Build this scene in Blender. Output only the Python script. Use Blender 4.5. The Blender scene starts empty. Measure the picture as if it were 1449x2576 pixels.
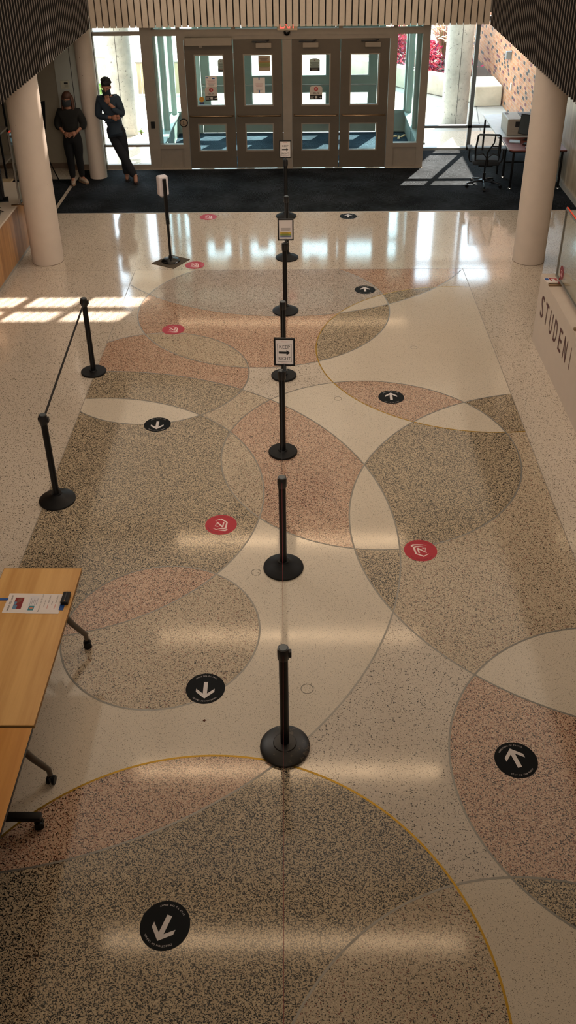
import bpy, bmesh, math, random
from mathutils import Vector, Matrix, geometry
from mathutils import noise as mnoise
random.seed(7)
PI = math.pi
SC = bpy.context.scene
COL = SC.collection

# ---------------------------------------------------------------- camera
W_, H_ = 1449.0, 2576.0
F_PX, CY_PX = 2309.68, 1068.83
PITCH, YAW, ROLL, CAM_Z = 0.560067, -0.018544, -0.012902, 5.5
cd = bpy.data.cameras.new('camera'); cam = bpy.data.objects.new('camera', cd); COL.objects.link(cam)
fw = Vector((math.sin(YAW)*math.cos(PITCH), math.cos(YAW)*math.cos(PITCH), -math.sin(PITCH)))
rt = Vector((math.cos(YAW), -math.sin(YAW), 0)); up = rt.cross(fw)
r2 = rt*math.cos(ROLL)+up*math.sin(ROLL); u2 = -rt*math.sin(ROLL)+up*math.cos(ROLL)
M = Matrix.Identity(4)
for i in range(3):
    M[i][0] = r2[i]; M[i][1] = u2[i]; M[i][2] = -fw[i]
M[2][3] = CAM_Z
cam.matrix_world = M
cd.sensor_fit = 'VERTICAL'; cd.sensor_height = 36.0; cd.sensor_width = 36.0*W_/H_
cd.lens = F_PX*36.0/H_; cd.shift_y = (CY_PX-H_/2)/H_; cd.clip_start = 0.05; cd.clip_end = 400
SC.camera = cam

# ---------------------------------------------------------------- exposure, sky, sun, lamps
SC.view_settings.view_transform = 'Standard'; SC.view_settings.look = 'None'
SC.view_settings.gamma = 1.0; SC.view_settings.use_curve_mapping = False
SC.view_settings.exposure = 0.08
wd = bpy.data.worlds.new('sky'); SC.world = wd; wd.use_nodes = True
bg = wd.node_tree.nodes['Background']; bg.inputs[0].default_value = (0.70, 0.86, 1.0, 1); bg.inputs[1].default_value = 1.0
_t = wd.node_tree; _g = _t.nodes.new('ShaderNodeNewGeometry'); _d = _t.nodes.new('ShaderNodeVectorMath'); _d.operation = 'DOT_PRODUCT'   # hazy sky, brighter towards the sun
_d.inputs[1].default_value = (-0.28, -0.60, -0.75); _t.links.new(_g.outputs['Incoming'], _d.inputs[0])
_r = _t.nodes.new('ShaderNodeMapRange'); _r.inputs['From Min'].default_value = 0.1; _r.inputs['From Max'].default_value = 1.0; _r.inputs['To Min'].default_value = 1.7; _r.inputs['To Max'].default_value = 10.0
_t.links.new(_d.outputs['Value'], _r.inputs['Value']); _t.links.new(_r.outputs[0], bg.inputs[1])
def light(name, kind, loc, energy, color, rot=(0, 0, 0), size=None, size_y=None, **k):
    l = bpy.data.lights.new(name, kind); l.energy = energy; l.color = color
    if kind == 'AREA':
        l.shape = 'RECTANGLE'; l.size = size; l.size_y = size_y
    for a, b in k.items(): setattr(l, a, b)
    o = bpy.data.objects.new(name, l); o.location = loc; o.rotation_euler = rot; COL.objects.link(o); return o
sun = light('sun', 'SUN', (10, 40, 30), 38.0, (1.0, 0.88, 0.76), angle=0.009)
TAN_E = 1.09
sun_dir = Vector((-0.421, -0.907, -TAN_E)).normalized()
sun.rotation_euler = sun_dir.to_track_quat('-Z', 'Y').to_euler()
WARM = (1.0, 0.68, 0.40)
for ly, e in ((17.65, 32), (14.42, 20), (10.99, 21), (7.86, 10), (4.8, 1)):
    light('lamp_glow', 'AREA', (-0.30, ly, 8.93), e, WARM, size=5.6, size_y=0.2)
light('soffit_glow', 'AREA', (-0.25, 17.62, 3.0), 13, WARM, size=4.9, size_y=0.05)
light('top_fill', 'AREA', (0.0, 13.5, 9.15), 50, (1.0, 0.93, 0.86), size=12.0, size_y=9.0)  # added ambient fill from overhead, no known skylight
for sx in (-1, 1):
    light('side_fill', 'AREA', (sx*6.6, 14.0, 8.6), 310, (1.0, 0.94, 0.88), rot=(0, math.radians(38*sx), 0), size=1.6, size_y=6.0)  # added side fills, placed outside the floor's mirror view
light('back_fill', 'AREA', (0, -2.9, 6.6), 270, (1.0, .88, .76), rot=(math.radians(86), 0, 0), size=7.0, size_y=2.2, spread=1.75)  # added fill behind the camera for surfaces that face it

# ---------------------------------------------------------------- materials
def rgb(h):
    h = h.lstrip('#'); v = [int(h[i:i+2], 16)/255 for i in (0, 2, 4)]
    return tuple(((c+.055)/1.055)**2.4 if c > .04045 else c/12.92 for c in v)+(1,)
class NT:
    def __init__(s, name):
        s.m = bpy.data.materials.new(name); s.m.use_nodes = True; s.t = s.m.node_tree; s.b = s.t.nodes['Principled BSDF']
    def n(s, t, **k):
        x = s.t.nodes.new(t)
        for a, b in k.items():
            if a.startswith('i_'):
                key = a[2:]; key = int(key) if key.isdigit() else key.replace('_', ' ')
                x.inputs[key].default_value = b
            else: setattr(x, a, b)
        return x
    def l(s, a, b): s.t.links.new(a, b)
    def set(s, **k):
        for a, b in k.items(): s.b.inputs[a.replace('_', ' ')].default_value = b
        return s
    def ramp(s, fac, stops, interp='LINEAR'):
        r = s.n('ShaderNodeValToRGB'); cr = r.color_ramp; cr.interpolation = interp
        while len(cr.elements) < len(stops): cr.elements.new(0.5)
        for e, (p, c) in zip(cr.elements, stops): e.position = p; e.color = c
        s.l(fac, r.inputs[0]); return r.outputs[0]
    def math(s, op, a, b=None, c=None):
        x = s.n('ShaderNodeMath', operation=op)
        for i, v in enumerate((a, b, c)):
            if v is None: continue
            if hasattr(v, 'is_output'): s.l(v, x.inputs[i])
            else: x.inputs[i].default_value = v
        return x.outputs[0]
    def mix(s, f, a, b, mode='MIX'):
        x = s.n('ShaderNodeMix', data_type='RGBA', blend_type=mode)
        for i, v in ((0, f), (6, a), (7, b)):
            if hasattr(v, 'is_output'): s.l(v, x.inputs[i])
            else: x.inputs[i].default_value = v
        return x.outputs[2]
    def pos(s, obj=False, scale=(1, 1, 1), rot=(0, 0, 0)):
        mp = s.n('ShaderNodeMapping'); mp.inputs['Scale'].default_value = scale; mp.inputs['Rotation'].default_value = rot
        if obj: s.l(s.n('ShaderNodeTexCoord').outputs['Object'], mp.inputs[0])
        else: s.l(s.n('ShaderNodeNewGeometry').outputs['Position'], mp.inputs[0])
        return mp.outputs[0]
    def noise(s, vec, scale, detail=3, rough=.5):
        x = s.n('ShaderNodeTexNoise'); x.inputs['Scale'].default_value = scale; x.inputs['Detail'].default_value = detail
        x.inputs['Roughness'].default_value = rough; s.l(vec, x.inputs['Vector']); return x.outputs['Fac']
    def bump(s, h, strength=.2, dist=.01):
        x = s.n('ShaderNodeBump'); x.inputs['Strength'].default_value = strength; x.inputs['Distance'].default_value = dist
        s.l(h, x.inputs['Height']); s.l(x.outputs[0], s.b.inputs['Normal'])
MATS = {}
def plain(name, col, rough=.5, metal=0, vary=.06, scale=8, spec=.5, **k):
    if name in MATS: return MATS[name]
    n = NT(name); c = rgb(col) if isinstance(col, str) else col
    f = n.noise(n.pos(obj=True), scale)
    lo = tuple(x*(1-vary) for x in c[:3])+(1,); hi = tuple(min(1, x*(1+vary)) for x in c[:3])+(1,)
    n.l(n.ramp(f, [(.3, lo), (.7, hi)]), n.b.inputs['Base Color'])
    n.set(Roughness=rough, Metallic=metal); n.b.inputs['Specular IOR Level'].default_value = spec
    for a, b in k.items(): n.b.inputs[a.replace('_', ' ')].default_value = b
    MATS[name] = n.m; return n.m

def terrazzo(name, base, chips, scale=72, fine=.12, grow=.62, rough=.09):
    n = NT(name); p = n.pos()
    wob = n.n('ShaderNodeTexNoise'); wob.inputs['Scale'].default_value = 60; n.l(p, wob.inputs['Vector'])
    vm = n.n('ShaderNodeVectorMath', operation='MULTIPLY_ADD'); vm.inputs[1].default_value = (.012,)*3
    n.l(wob.outputs['Color'], vm.inputs[0]); n.l(p, vm.inputs[2])
    v = n.n('ShaderNodeTexVoronoi', voronoi_dimensions='2D'); v.inputs['Scale'].default_value = scale; n.l(vm.outputs[0], v.inputs['Vector'])
    sp = n.n('ShaderNodeSeparateColor'); n.l(v.outputs['Color'], sp.inputs[0])
    stops = []; acc = 0
    for c, fr in chips:
        stops.append((acc, rgb(c))); acc += fr
    stops.append((min(acc, .999), rgb(base)))
    chipcol = n.ramp(sp.outputs[0], stops, 'CONSTANT')
    rad = n.math('MULTIPLY_ADD', sp.outputs[1], .38, grow-.38)
    mask = n.math('LESS_THAN', v.outputs['Distance'], rad)
    b = rgb(base)
    v2 = n.n('ShaderNodeTexVoronoi', voronoi_dimensions='2D'); v2.inputs['Scale'].default_value = scale*2.3; n.l(p, v2.inputs['Vector'])
    sp2 = n.n('ShaderNodeSeparateColor'); n.l(v2.outputs['Color'], sp2.inputs[0])
    dk = tuple(x*.35 for x in b[:3])+(1,); lt = tuple(min(1, x*1.12) for x in b[:3])+(1,)
    b2 = n.ramp(sp2.outputs[0], [(0, dk), (fine, b), (.7, lt), (.86, b)], 'CONSTANT')
    big = n.noise(p, .9, 3)
    c = n.mix(mask, b2, chipcol)
    c = n.mix(1.0, c, n.ramp(big, [(.3, (.93, .92, .90, 1)), (.7, (1, 1, 1, 1))]), 'MULTIPLY')
    n.l(c, n.b.inputs['Base Color'])
    rr = n.noise(p, 3.5, 3); n.l(n.math('MULTIPLY_ADD', rr, .06, rough-.03), n.b.inputs['Roughness'])
    n.b.inputs['Specular IOR Level'].default_value = .8
    return n.m
T_BASE = terrazzo('terrazzo_border', '#cdbfae', [('#25211f', .13), ('#6f6257', .05), ('#ddd2c4', .06)], 104, .07, .52)
T_CREAM = terrazzo('terrazzo_cream', '#d6c9b6', [('#8f8272', .05), ('#e0d0b8', .10)], 130, .06, .5)
T_DARK = terrazzo('terrazzo_dark', '#bda98d', [('#17191b', .34), ('#34383a', .17), ('#7b7365', .08), ('#cdbc9d', .10)], 128, .2, .66)
T_PINK = terrazzo('terrazzo_pink', '#c9a88f', [('#1b1513', .21), ('#663c33', .18), ('#a3735d', .12), ('#dcc2aa', .12)], 120, .14, .62)
T_MID = terrazzo('terrazzo_mixed', '#c4b198', [('#1f1c19', .21), ('#7b4c40', .08), ('#8a7d6a', .10), ('#d8c8ae', .08)], 125, .14, .60)
T_GREY = terrazzo('terrazzo_fine', '#bfb0a3', [('#2f2a28', .16), ('#80695f', .10), ('#8b8078', .12), ('#d6cabd', .10)], 120, .15, .62)
STRIP = plain('zinc_strip', '#8d8a84', .35, .6, .05)
BRASS = plain('brass_strip', '#b08a2e', .35, .7, .05)

def carpet_mat(name, a, b):
    n = NT(name); p = n.pos()
    ch = n.n('ShaderNodeTexChecker'); ch.inputs['Scale'].default_value = 1/0.61; n.l(p, ch.inputs['Vector'])
    f1 = n.noise(n.pos(scale=(9, 150, 1)), 1.0, 4, .7); f2 = n.noise(n.pos(scale=(150, 9, 1)), 1.0, 4, .7)
    mx = n.n('ShaderNodeMix', data_type='FLOAT'); n.l(ch.outputs['Fac'], mx.inputs[0]); n.l(f1, mx.inputs[2]); n.l(f2, mx.inputs[3])
    big = n.noise(p, 1.3, 2)
    f = n.math('MULTIPLY', mx.outputs[0], n.math('MULTIPLY_ADD', big, .7, .65))
    n.l(n.ramp(f, [(.42, rgb(a)), (.72, rgb(b))]), n.b.inputs['Base Color'])
    n.set(Roughness=.95); n.b.inputs['Specular IOR Level'].default_value = .08
    n.bump(f, .4, .004); return n.m
CARPET = carpet_mat('carpet_navy', '#06080a', '#3a3e42')
CARPET_V = carpet_mat('carpet_vestibule', '#16222c', '#42535f')

def wood(name, a, b, axis='Z', scale=1.0, rough=.45, bands=True, obj=False):
    n = NT(name)
    st = {'Z': (14, 14, .9), 'Y': (14, .9, 14), 'X': (.9, 14, 14)}[axis]
    p = n.pos(obj=obj, scale=tuple(x*scale for x in st))
    f = n.noise(p, 1.0, 5, .6); g = n.noise(n.pos(obj=obj, scale=tuple(x*5*scale for x in st)), 1.0, 2)
    v = n.math('MULTIPLY_ADD', g, .25, f)
    n.l(n.ramp(v, [(.42, rgb(a)), (.78, rgb(b))]), n.b.inputs['Base Color']); n.set(Roughness=rough); return n.m
W_WALL = wood('wood_wall', '#8f7c66', '#b9a88f', 'Z', .9, .35)
W_DESK = wood('wood_counter', '#8a5f38', '#b98a57', 'Z', .7, .4)
W_MAPLE = wood('maple_laminate', '#bd8a4a', '#d9aa69', 'Y', .55, .42)
W_MAPLE2 = wood('maple_orange', '#b5782e', '#cf9244', 'Y', .5, .42)
W_MAHOG = wood('mahogany_top', '#5a2420', '#7d3a30', 'X', .8, .3)
W_FENCE = wood('fence_board', '#8d7f68', '#b3a488', 'Z', 1.2, .8)

def concrete(name, a, b, spots=True, rough=.85):
    n = NT(name); p = n.pos(obj=False)
    f = n.noise(p, 2.2, 6, .65); c = n.ramp(f, [(.3, rgb(a)), (.7, rgb(b))])
    if spots:
        s = n.noise(p, 17, 4, .7); c = n.mix(n.ramp(s, [(.61, (0, 0, 0, 1)), (.68, (1, 1, 1, 1))]), c, tuple(x*.38 for x in rgb(a)[:3])+(1,))
    n.l(c, n.b.inputs['Base Color']); n.set(Roughness=rough); n.bump(f, .3, .01); return n.m
CONC = concrete('column_concrete', '#9a9b96', '#cacac4')
CONC_W = concrete('planter_concrete', '#a8a294', '#c9c3b4', False)
def paving():
    n = NT('paving'); p = n.pos(scale=(1/1.5, 1/1.5, 1), rot=(0, 0, .12))
    br = n.n('ShaderNodeTexBrick', offset=0.0); br.inputs['Scale'].default_value = 1
    br.inputs['Mortar Size'].default_value = .008; br.inputs['Brick Width'].default_value = 1; br.inputs['Row Height'].default_value = 1
    br.inputs['Color1'].default_value = rgb('#a8a49b'); br.inputs['Color2'].default_value = rgb('#9f9b93'); br.inputs['Mortar'].default_value = rgb('#6d6a66')
    n.l(p, br.inputs['Vector']); f = n.noise(n.pos(), 1.7, 5)
    n.l(n.mix(1.0, br.outputs[0], n.ramp(f, [(.3, (.86, .86, .86, 1)), (.7, (1, 1, 1, 1))]), 'MULTIPLY'), n.b.inputs['Base Color'])
    n.set(Roughness=.9); return n.m
PAVE = paving()
def brick():
    n = NT('patterned_brick'); g = n.n('ShaderNodeNewGeometry'); sx = n.n('ShaderNodeSeparateXYZ'); n.l(g.outputs['Position'], sx.inputs[0])
    cb = n.n('ShaderNodeCombineXYZ'); n.l(sx.outputs[1], cb.inputs[0]); n.l(sx.outputs[2], cb.inputs[1])
    br = n.n('ShaderNodeTexBrick'); br.inputs['Scale'].default_value = 1
    br.inputs['Brick Width'].default_value = .20; br.inputs['Row Height'].default_value = .078; br.inputs['Mortar Size'].default_value = .005
    br.inputs['Color1'].default_value = (0, 0, 0, 1); br.inputs['Color2'].default_value = (1, 1, 1, 1); br.inputs['Mortar'].default_value = (.5, .5, .5, 1)
    n.l(cb.outputs[0], br.inputs['Vector'])
    c = n.ramp(br.outputs[0], [(0, rgb('#3c3836')), (.09, rgb('#6e3a38')), (.17, rgb('#a0765a')), (.34, rgb('#ab7850')), (.6, rgb('#b88560')), (.82, rgb('#a56d4a'))], 'CONSTANT')
    n.l(n.mix(br.outputs['Fac'], c, rgb('#a29180')), n.b.inputs['Base Color']); n.set(Roughness=.85); return n.m
BRICK = brick()
def glass(name, tint=(.965, .985, .985, 1), rough=.02):
    n = NT(name); t = n.t; tr = n.n('ShaderNodeBsdfTransparent'); tr.inputs[0].default_value = tint
    gl = n.n('ShaderNodeBsdfGlossy'); gl.inputs['Roughness'].default_value = rough; gl.inputs[0].default_value = (.9, .95, .95, 1)
    fr = n.n('ShaderNodeLayerWeight'); fr.inputs[0].default_value = .5
    mx = n.n('ShaderNodeMixShader'); n.l(n.math('MULTIPLY_ADD', n.math('POWER', fr.outputs[1], 5.0), .7, .03), mx.inputs[0]); n.l(tr.outputs[0], mx.inputs[1]); n.l(gl.outputs[0], mx.inputs[2])
    n.l(mx.outputs[0], t.nodes['Material Output'].inputs[0]); t.nodes.remove(n.b); return n.m
GLASS = glass('window_glass'); GLASS_G = glass('vestibule_glass', (.86, .96, .95, 1)); GLASS_T = glass('tinted_glass', (.74, .74, .75, 1)); ACRYL = glass('acrylic', (.93, .95, .94, 1), .05)
def emis(name, col, s):
    n = NT(name); n.b.inputs['Base Color'].default_value = rgb(col); n.b.inputs['Emission Color'].default_value = rgb(col); n.b.inputs['Emission Strength'].default_value = s; return n.m
LAMP = emis('lamp_diffuser', '#ffdcb4', 3.0); EXITM = emis('exit_red', '#ff5a50', 1.6)
BLACK = plain('black_metal', '#060607', .42, .0, .1, spec=.3); RUBBER = plain('black_rubber', '#09090a', .55, 0, .15, spec=.3)
PLASTIC = plain('black_plastic', '#101113', .35); DARKG = plain('dark_grey', '#2b2b2d', .5)
FRAME = plain('storefront_frame', '#85796b', .55, .1, .04); LEAF = plain('door_panel', '#554a3c', .6, .05, .05)
FRAME_V = plain('vestibule_frame', '#8fa09c', .55, .1, .04); LEAF_V = plain('outer_door_panel', '#74827c', .6, .05, .04)
WHITE = plain('white_wall', '#b9bab2', .75, 0, .02); WHITE2 = plain('wall_lit_warm', '#a09684', .75, 0, .02)
COLM = plain('column_paint', '#cbbbab', .65, 0, .03, 5)
def marks(mat):
    n = mat.node_tree; b = n.nodes['Principled BSDF']; old = b.inputs['Base Color'].links[0].from_socket
    v = n.nodes.new('ShaderNodeTexVoronoi'); v.inputs['Scale'].default_value = 4.2
    g = n.nodes.new('ShaderNodeNewGeometry'); n.links.new(g.outputs['Position'], v.inputs['Vector'])
    r = n.nodes.new('ShaderNodeMath'); r.operation = 'LESS_THAN'; r.inputs[1].default_value = .035; n.links.new(v.outputs['Distance'], r.inputs[0])
    m = n.nodes.new('ShaderNodeMix'); m.data_type = 'RGBA'; m.inputs[7].default_value = rgb('#6b5a49')
    n.links.new(r.outputs[0], m.inputs[0]); n.links.new(old, m.inputs[6]); n.links.new(m.outputs[2], b.inputs['Base Color'])
marks(COLM)
SLAT = plain('slat_face', '#b3a18c', .6, 0, .04, 20); SLATD = plain('slat_dark', '#140d0a', .8, 0, .1)
CEIL = plain('ceiling_paint', '#c9c2b6', .85, 0, .02); BRONZE = plain('push_bar_metal', '#8a7257', .3, .9)
STEEL = plain('brushed_metal', '#8f8c86', .35, .8); CHROME = plain('chrome', '#c9ccd0', .18, 1.0)
PAPER = plain('paper', '#ddd2cc', .7, 0, .02); INK = plain('ink', '#171514', .7); RED = plain('red_print', '#a8262c', .6)
COUNTER = plain('counter_top', '#cdbfae', .35, 0, .03); DESKW = plain('desk_white', '#cbbbab', .45, 0, .02); MAROON = plain('maroon_letter', '#4a1219', .5)
BLUET = plain('blue_tape', '#1d4a8c', .6); STONE = concrete('stone_base', '#8d8880', '#aaa59b', False, .5)
FLUO = emis('fluorescent_edge', '#e0452c', .35)  # edge highlight of the acrylic, put in as weak red emission

# ---------------------------------------------------------------- mesh helpers
class MB:
    def __init__(s): s.bm = bmesh.new(); s.mi = 0
    def _f(s, vs, mi=None):
        try: f = s.bm.faces.new(vs)
        except ValueError: return None
        f.material_index = s.mi if mi is None else mi; return f
    def poly(s, pts, mi=None):
        return s._f([s.bm.verts.new(p) for p in pts], mi)
    def box(s, a, b, mi=None, M=None):
        (x0, y0, z0), (x1, y1, z1) = a, b
        v = [Vector(p) for p in ((x0, y0, z0), (x1, y0, z0), (x1, y1, z0), (x0, y1, z0), (x0, y0, z1), (x1, y0, z1), (x1, y1, z1), (x0, y1, z1))]
        if M: v = [M @ p for p in v]
        v = [s.bm.verts.new(p) for p in v]
        for q in ((3, 2, 1, 0), (4, 5, 6, 7), (0, 1, 5, 4), (1, 2, 6, 5), (2, 3, 7, 6), (3, 0, 4, 7)): s._f([v[i] for i in q], mi)
        return s
    def rbox(s, a, b, r=.01, seg=2, mi=None, M=None):
        t = bmesh.new(); c = [(a[i]+b[i])/2 for i in range(3)]; d = [abs(b[i]-a[i]) for i in range(3)]
        bmesh.ops.create_cube(t, size=1, matrix=Matrix.Translation(c) @ Matrix.Diagonal((d[0], d[1], d[2], 1)))
        bmesh.ops.bevel(t, geom=t.edges[:], offset=min(r, min(d)*.45), segments=seg, affect='EDGES', profile=.5)
        s.merge(t, M, mi); return s
    def merge(s, t, M=None, mi=None):
        mp = {v: s.bm.verts.new(M @ v.co if M else v.co) for v in t.verts}
        for f in t.faces:
            g = s._f([mp[v] for v in f.verts], s.mi if mi is None else mi)
        t.free()
    def ring(s, c, ax, r, n, ry=None):
        ax = Vector(ax).normalized(); h = Vector((0, 0, 1)) if abs(ax.z) < .9 else Vector((1, 0, 0))
        a = ax.cross(h).normalized(); b = ax.cross(a); ry = r if ry is None else ry
        return [s.bm.verts.new(Vector(c)+a*math.cos(2*PI*i/n)*r+b*math.sin(2*PI*i/n)*ry) for i in range(n)]
    def tube(s, pts, rad, n=10, caps=True, mi=None):
        pts = [Vector(p) for p in pts]; rad = rad if isinstance(rad, (list, tuple)) else [rad]*len(pts)
        R = []; prev = None
        for i, p in enumerate(pts):
            d = (pts[min(i+1, len(pts)-1)]-pts[max(i-1, 0)]).normalized()
            if prev is None:
                h = Vector((0, 0, 1)) if abs(d.z) < .9 else Vector((1, 0, 0)); a = d.cross(h).normalized()
            else: a = (prev-d*prev.dot(d)).normalized()
            prev = a; b = d.cross(a)
            R.append([s.bm.verts.new(p+(a*math.cos(2*PI*k/n)+b*math.sin(2*PI*k/n))*rad[i]) for k in range(n)])
        for i in range(len(R)-1):
            for k in range(n): s._f([R[i][k], R[i][(k+1) % n], R[i+1][(k+1) % n], R[i+1][k]], mi)
        if caps: s._f(R[0][::-1], mi); s._f(R[-1], mi)
        return s
    def lathe(s, prof, n=32, c=(0, 0, 0), mi=None, caps=True):
        R = []
        for r, z in prof:
            R.append([s.bm.verts.new((c[0]+r*math.cos(2*PI*k/n), c[1]+r*math.sin(2*PI*k/n), c[2]+z)) for k in range(n)])
        for i in range(len(R)-1):
            for k in range(n): s._f([R[i][k], R[i][(k+1) % n], R[i+1][(k+1) % n], R[i+1][k]], mi)
        if caps: s._f(R[0][::-1], mi); s._f(R[-1], mi)
        return s
    def prism(s, poly, z0, z1, mi=None, M=None):
        lo = [Vector((x, y, z0)) for x, y in poly]; hi = [Vector((x, y, z1)) for x, y in poly]
        if M: lo = [M @ v for v in lo]; hi = [M @ v for v in hi]
        lo = [s.bm.verts.new(v) for v in lo]; hi = [s.bm.verts.new(v) for v in hi]; n = len(poly)
        s._f(lo[::-1], mi); s._f(hi, mi)
        for i in range(n): s._f([lo[i], lo[(i+1) % n], hi[(i+1) % n], hi[i]], mi)
        return s
    def ball(s, c, r, u=16, v=10, mi=None):
        t = bmesh.new(); bmesh.ops.create_uvsphere(t, u_segments=u, v_segments=v, radius=1)
        r = r if isinstance(r, (tuple, list)) else (r, r, r)
        s.merge(t, Matrix.Translation(c) @ Matrix.Diagonal((*r, 1)), mi); return s
    def text(s, txt, size, M, mi=None, align='CENTER', width=None):
        vs, fs, w = text_geo(txt)
        k = size; sx = k if width is None else width/w
        off = {'CENTER': -w*sx/2, 'LEFT': 0, 'RIGHT': -w*sx}[align]
        V = [s.bm.verts.new(M @ Vector((x*sx+off, y*k, 0))) for x, y in vs]
        for f in fs: s._f([V[i] for i in f], mi)
        return s
TXT = {}
def text_geo(txt):
    """cap height 1 unit; returns verts, faces, width"""
    if txt in TXT: return TXT[txt]
    c = bpy.data.curves.new('t', 'FONT'); c.body = txt; c.resolution_u = 3; c.size = 1.0
    o = bpy.data.objects.new('t', c); COL.objects.link(o); dg = bpy.context.evaluated_depsgraph_get(); dg.update()
    me = o.evaluated_get(dg).to_mesh(); k = 1/.73
    vs = [(v.co.x*k, v.co.y*k) for v in me.vertices]; fs = [tuple(p.vertices) for p in me.polygons]
    w = max([v[0] for v in vs] or [.5]); o.evaluated_get(dg).to_mesh_clear()
    bpy.data.objects.remove(o); bpy.data.curves.remove(c)
    TXT[txt] = (vs, fs, w); return TXT[txt]
def obj(name, mb, mats, parent=None, smooth=False, bevel=0, world=False, label=None, sub=0):
    me = bpy.data.meshes.new(name)
    bmesh.ops.recalc_face_normals(mb.bm, faces=mb.bm.faces[:]) if not getattr(mb, 'keep', False) else None
    mb.bm.to_mesh(me); mb.bm.free()
    for m in (mats if isinstance(mats, (list, tuple)) else [mats]): me.materials.append(m)
    if smooth:
        for p in me.polygons: p.use_smooth = True
        if smooth is not True: me.set_sharp_from_angle(angle=math.radians(smooth))
    o = bpy.data.objects.new(name, me); COL.objects.link(o)
    if parent:
        o.parent = parent
        if world:
            mw = Matrix.Identity(4); p = parent
            while p: mw = p.matrix_basis @ mw; p = p.parent
            me.transform(mw.inverted())
    if bevel:
        b = o.modifiers.new('bevel', 'BEVEL'); b.width = bevel; b.segments = 2; b.limit_method = 'ANGLE'
    if sub:
        b = o.modifiers.new('sub', 'SUBSURF'); b.levels = sub; b.render_levels = sub
    if label: o['label'] = label
    return o
def thing(name, label, cat, loc=(0, 0, 0), rz=0, group=None):
    o = bpy.data.objects.new(name, None); o.empty_display_size = .1; COL.objects.link(o)
    o.location = loc; o.rotation_euler = (0, 0, rz); o['label'] = label; o['category'] = cat
    if group: o['group'] = group
    return o
def tag(o, label, cat, group=None, kind=None):
    o['label'] = label; o['category'] = cat
    if group: o['group'] = group
    if kind: o['kind'] = kind
    return o
def struct(name, mb, m, **k):
    o = obj(name, mb, m, **k); o['kind'] = 'structure'; return o
def sthing(name, loc=(0, 0, 0)):
    o = bpy.data.objects.new(name, None); COL.objects.link(o); o.location = loc; o['kind'] = 'structure'; return o
def center(o):
    """put a single-mesh thing's origin at its base centre"""
    me = o.data; xs = [v.co for v in me.vertices]
    c = Vector(((min(v.x for v in xs)+max(v.x for v in xs))/2, (min(v.y for v in xs)+max(v.y for v in xs))/2, min(v.z for v in xs)))
    me.transform(Matrix.Translation(-c)); o.location = c; return o

# ---------------------------------------------------------------- floor: terrazzo art of overlapping circles
XL, XR, YS = -2.58, 2.475, 13.29
CIR = [(-.54, 11.89, 1.77), (-.23, 14.64, 3.02), (2.18, 10.60, 2.0), (.72, 8.18, 1.59), (-2.43, 6.71, 3.33), (-2.35, 7.42, 1.96),
       (-1.82, 9.95, 1.16), (2.95, 6.99, 2.50), (2.42, 4.21, 1.38), (1.35, 1.81, 1.59), (-.63, 2.54, 1.77), (-1.18, 5.54, .82)]
BRASS_I = (2, 10)
SEEDS = [(-2.29, 12.97, 1), (-0.93, 12.37, 5), (1.45, 13.0, 3), (1.74, 12.92, 3), (2.31, 12.73, 0), (0.97, 12.07, 1), (1.5, 12.31, 2), (0.75, 11.17, 2), (-0.31, 10.71, 3), (-1.45, 10.61, 4), (-1.83, 10.4, 3), (-1.98, 9.68, 2), (-1.99, 9.12, 1), (-0.29, 9.86, 0), (-0.83, 9.02, 4), (-0.25, 7.75, 3), (-0.58, 7.76, 4), (-1.9, 7.76, 2), (-2.4, 6.39, 2), (-1.44, 6.07, 3), (-1.16, 5.27, 4), (-0.45, 6.5, 1), (-1.35, 4.49, 1), (-0.21, 5.97, 1), (0.67, 6.33, 2), (0.69, 7.09, 1), (1.59, 7.75, 2), (1.77, 8.96, 1), (1.05, 9.37, 3), (0.41, 8.93, 1), (1.52, 10.93, 1), (2.2, 9.09, 2), (1.51, 5.97, 4), (2.38, 8.42, 4), (0.74, 5.06, 0), (1.84, 5.15, 1), (1.38, 4.32, 3), (1.56, 3.29, 2), (1.34, 2.81, 1), (0.55, 2.92, 4), (-0.64, 3.15, 2), (-1.26, 3.92, 3), (0.08, 4.35, 0), (2.33, 12.91, 0), (2.28, 11.92, 1)]
def sig(x, y):
    g = [1 if (x-a)**2+(y-b)**2 < r*r else 0 for a, b, r in CIR]
    if sum(g) == 1: g += [int(g[1] and x > 0), int(g[4] and y > 7.6)]      # the same overlap occurs twice: told apart by place
    return tuple(g)
SIG = {}
for x, y, m in SEEDS: SIG[sig(x, y)] = m
FM = [T_BASE, T_CREAM, T_DARK, T_PINK, T_MID, T_GREY]
Y0 = -3.0
def in_rect(x, y): return XL < x < XR and Y0+.01 < y < YS
verts = [(-6.5, Y0), (6.0, Y0), (6.0, 21.4), (-6.5, 21.4), (XL, Y0), (XR, Y0), (XR, YS), (XL, YS)]
edges = [(0, 4), (4, 5), (5, 1), (1, 2), (2, 3), (3, 0), (5, 6), (6, 7), (7, 4)]
for a, b, r in CIR:
    N = 160; run = []
    def clip(p, q):
        # intersect segment p(in)-q(out) with rect
        t = 1.0
        for k, lo, hi in ((0, XL, XR), (1, Y0, YS)):
            d = q[k]-p[k]
            if q[k] > hi and d > 0: t = min(t, (hi-p[k])/d)
            if q[k] < lo and d < 0: t = min(t, (lo-p[k])/d)
        return (p[0]+(q[0]-p[0])*t, p[1]+(q[1]-p[1])*t)
    P = [(a+r*math.cos(2*PI*i/N), b+r*math.sin(2*PI*i/N)) for i in range(N)]
    for i in range(N):
        p, q = P[i], P[(i+1) % N]; ip, iq = in_rect(*p), in_rect(*q)
        if not ip and not iq: continue
        if ip and not iq: q = clip(p, q)
        if iq and not ip: p = clip(q, p)
        verts += [p, q]; edges.append((len(verts)-2, len(verts)-1))
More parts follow.
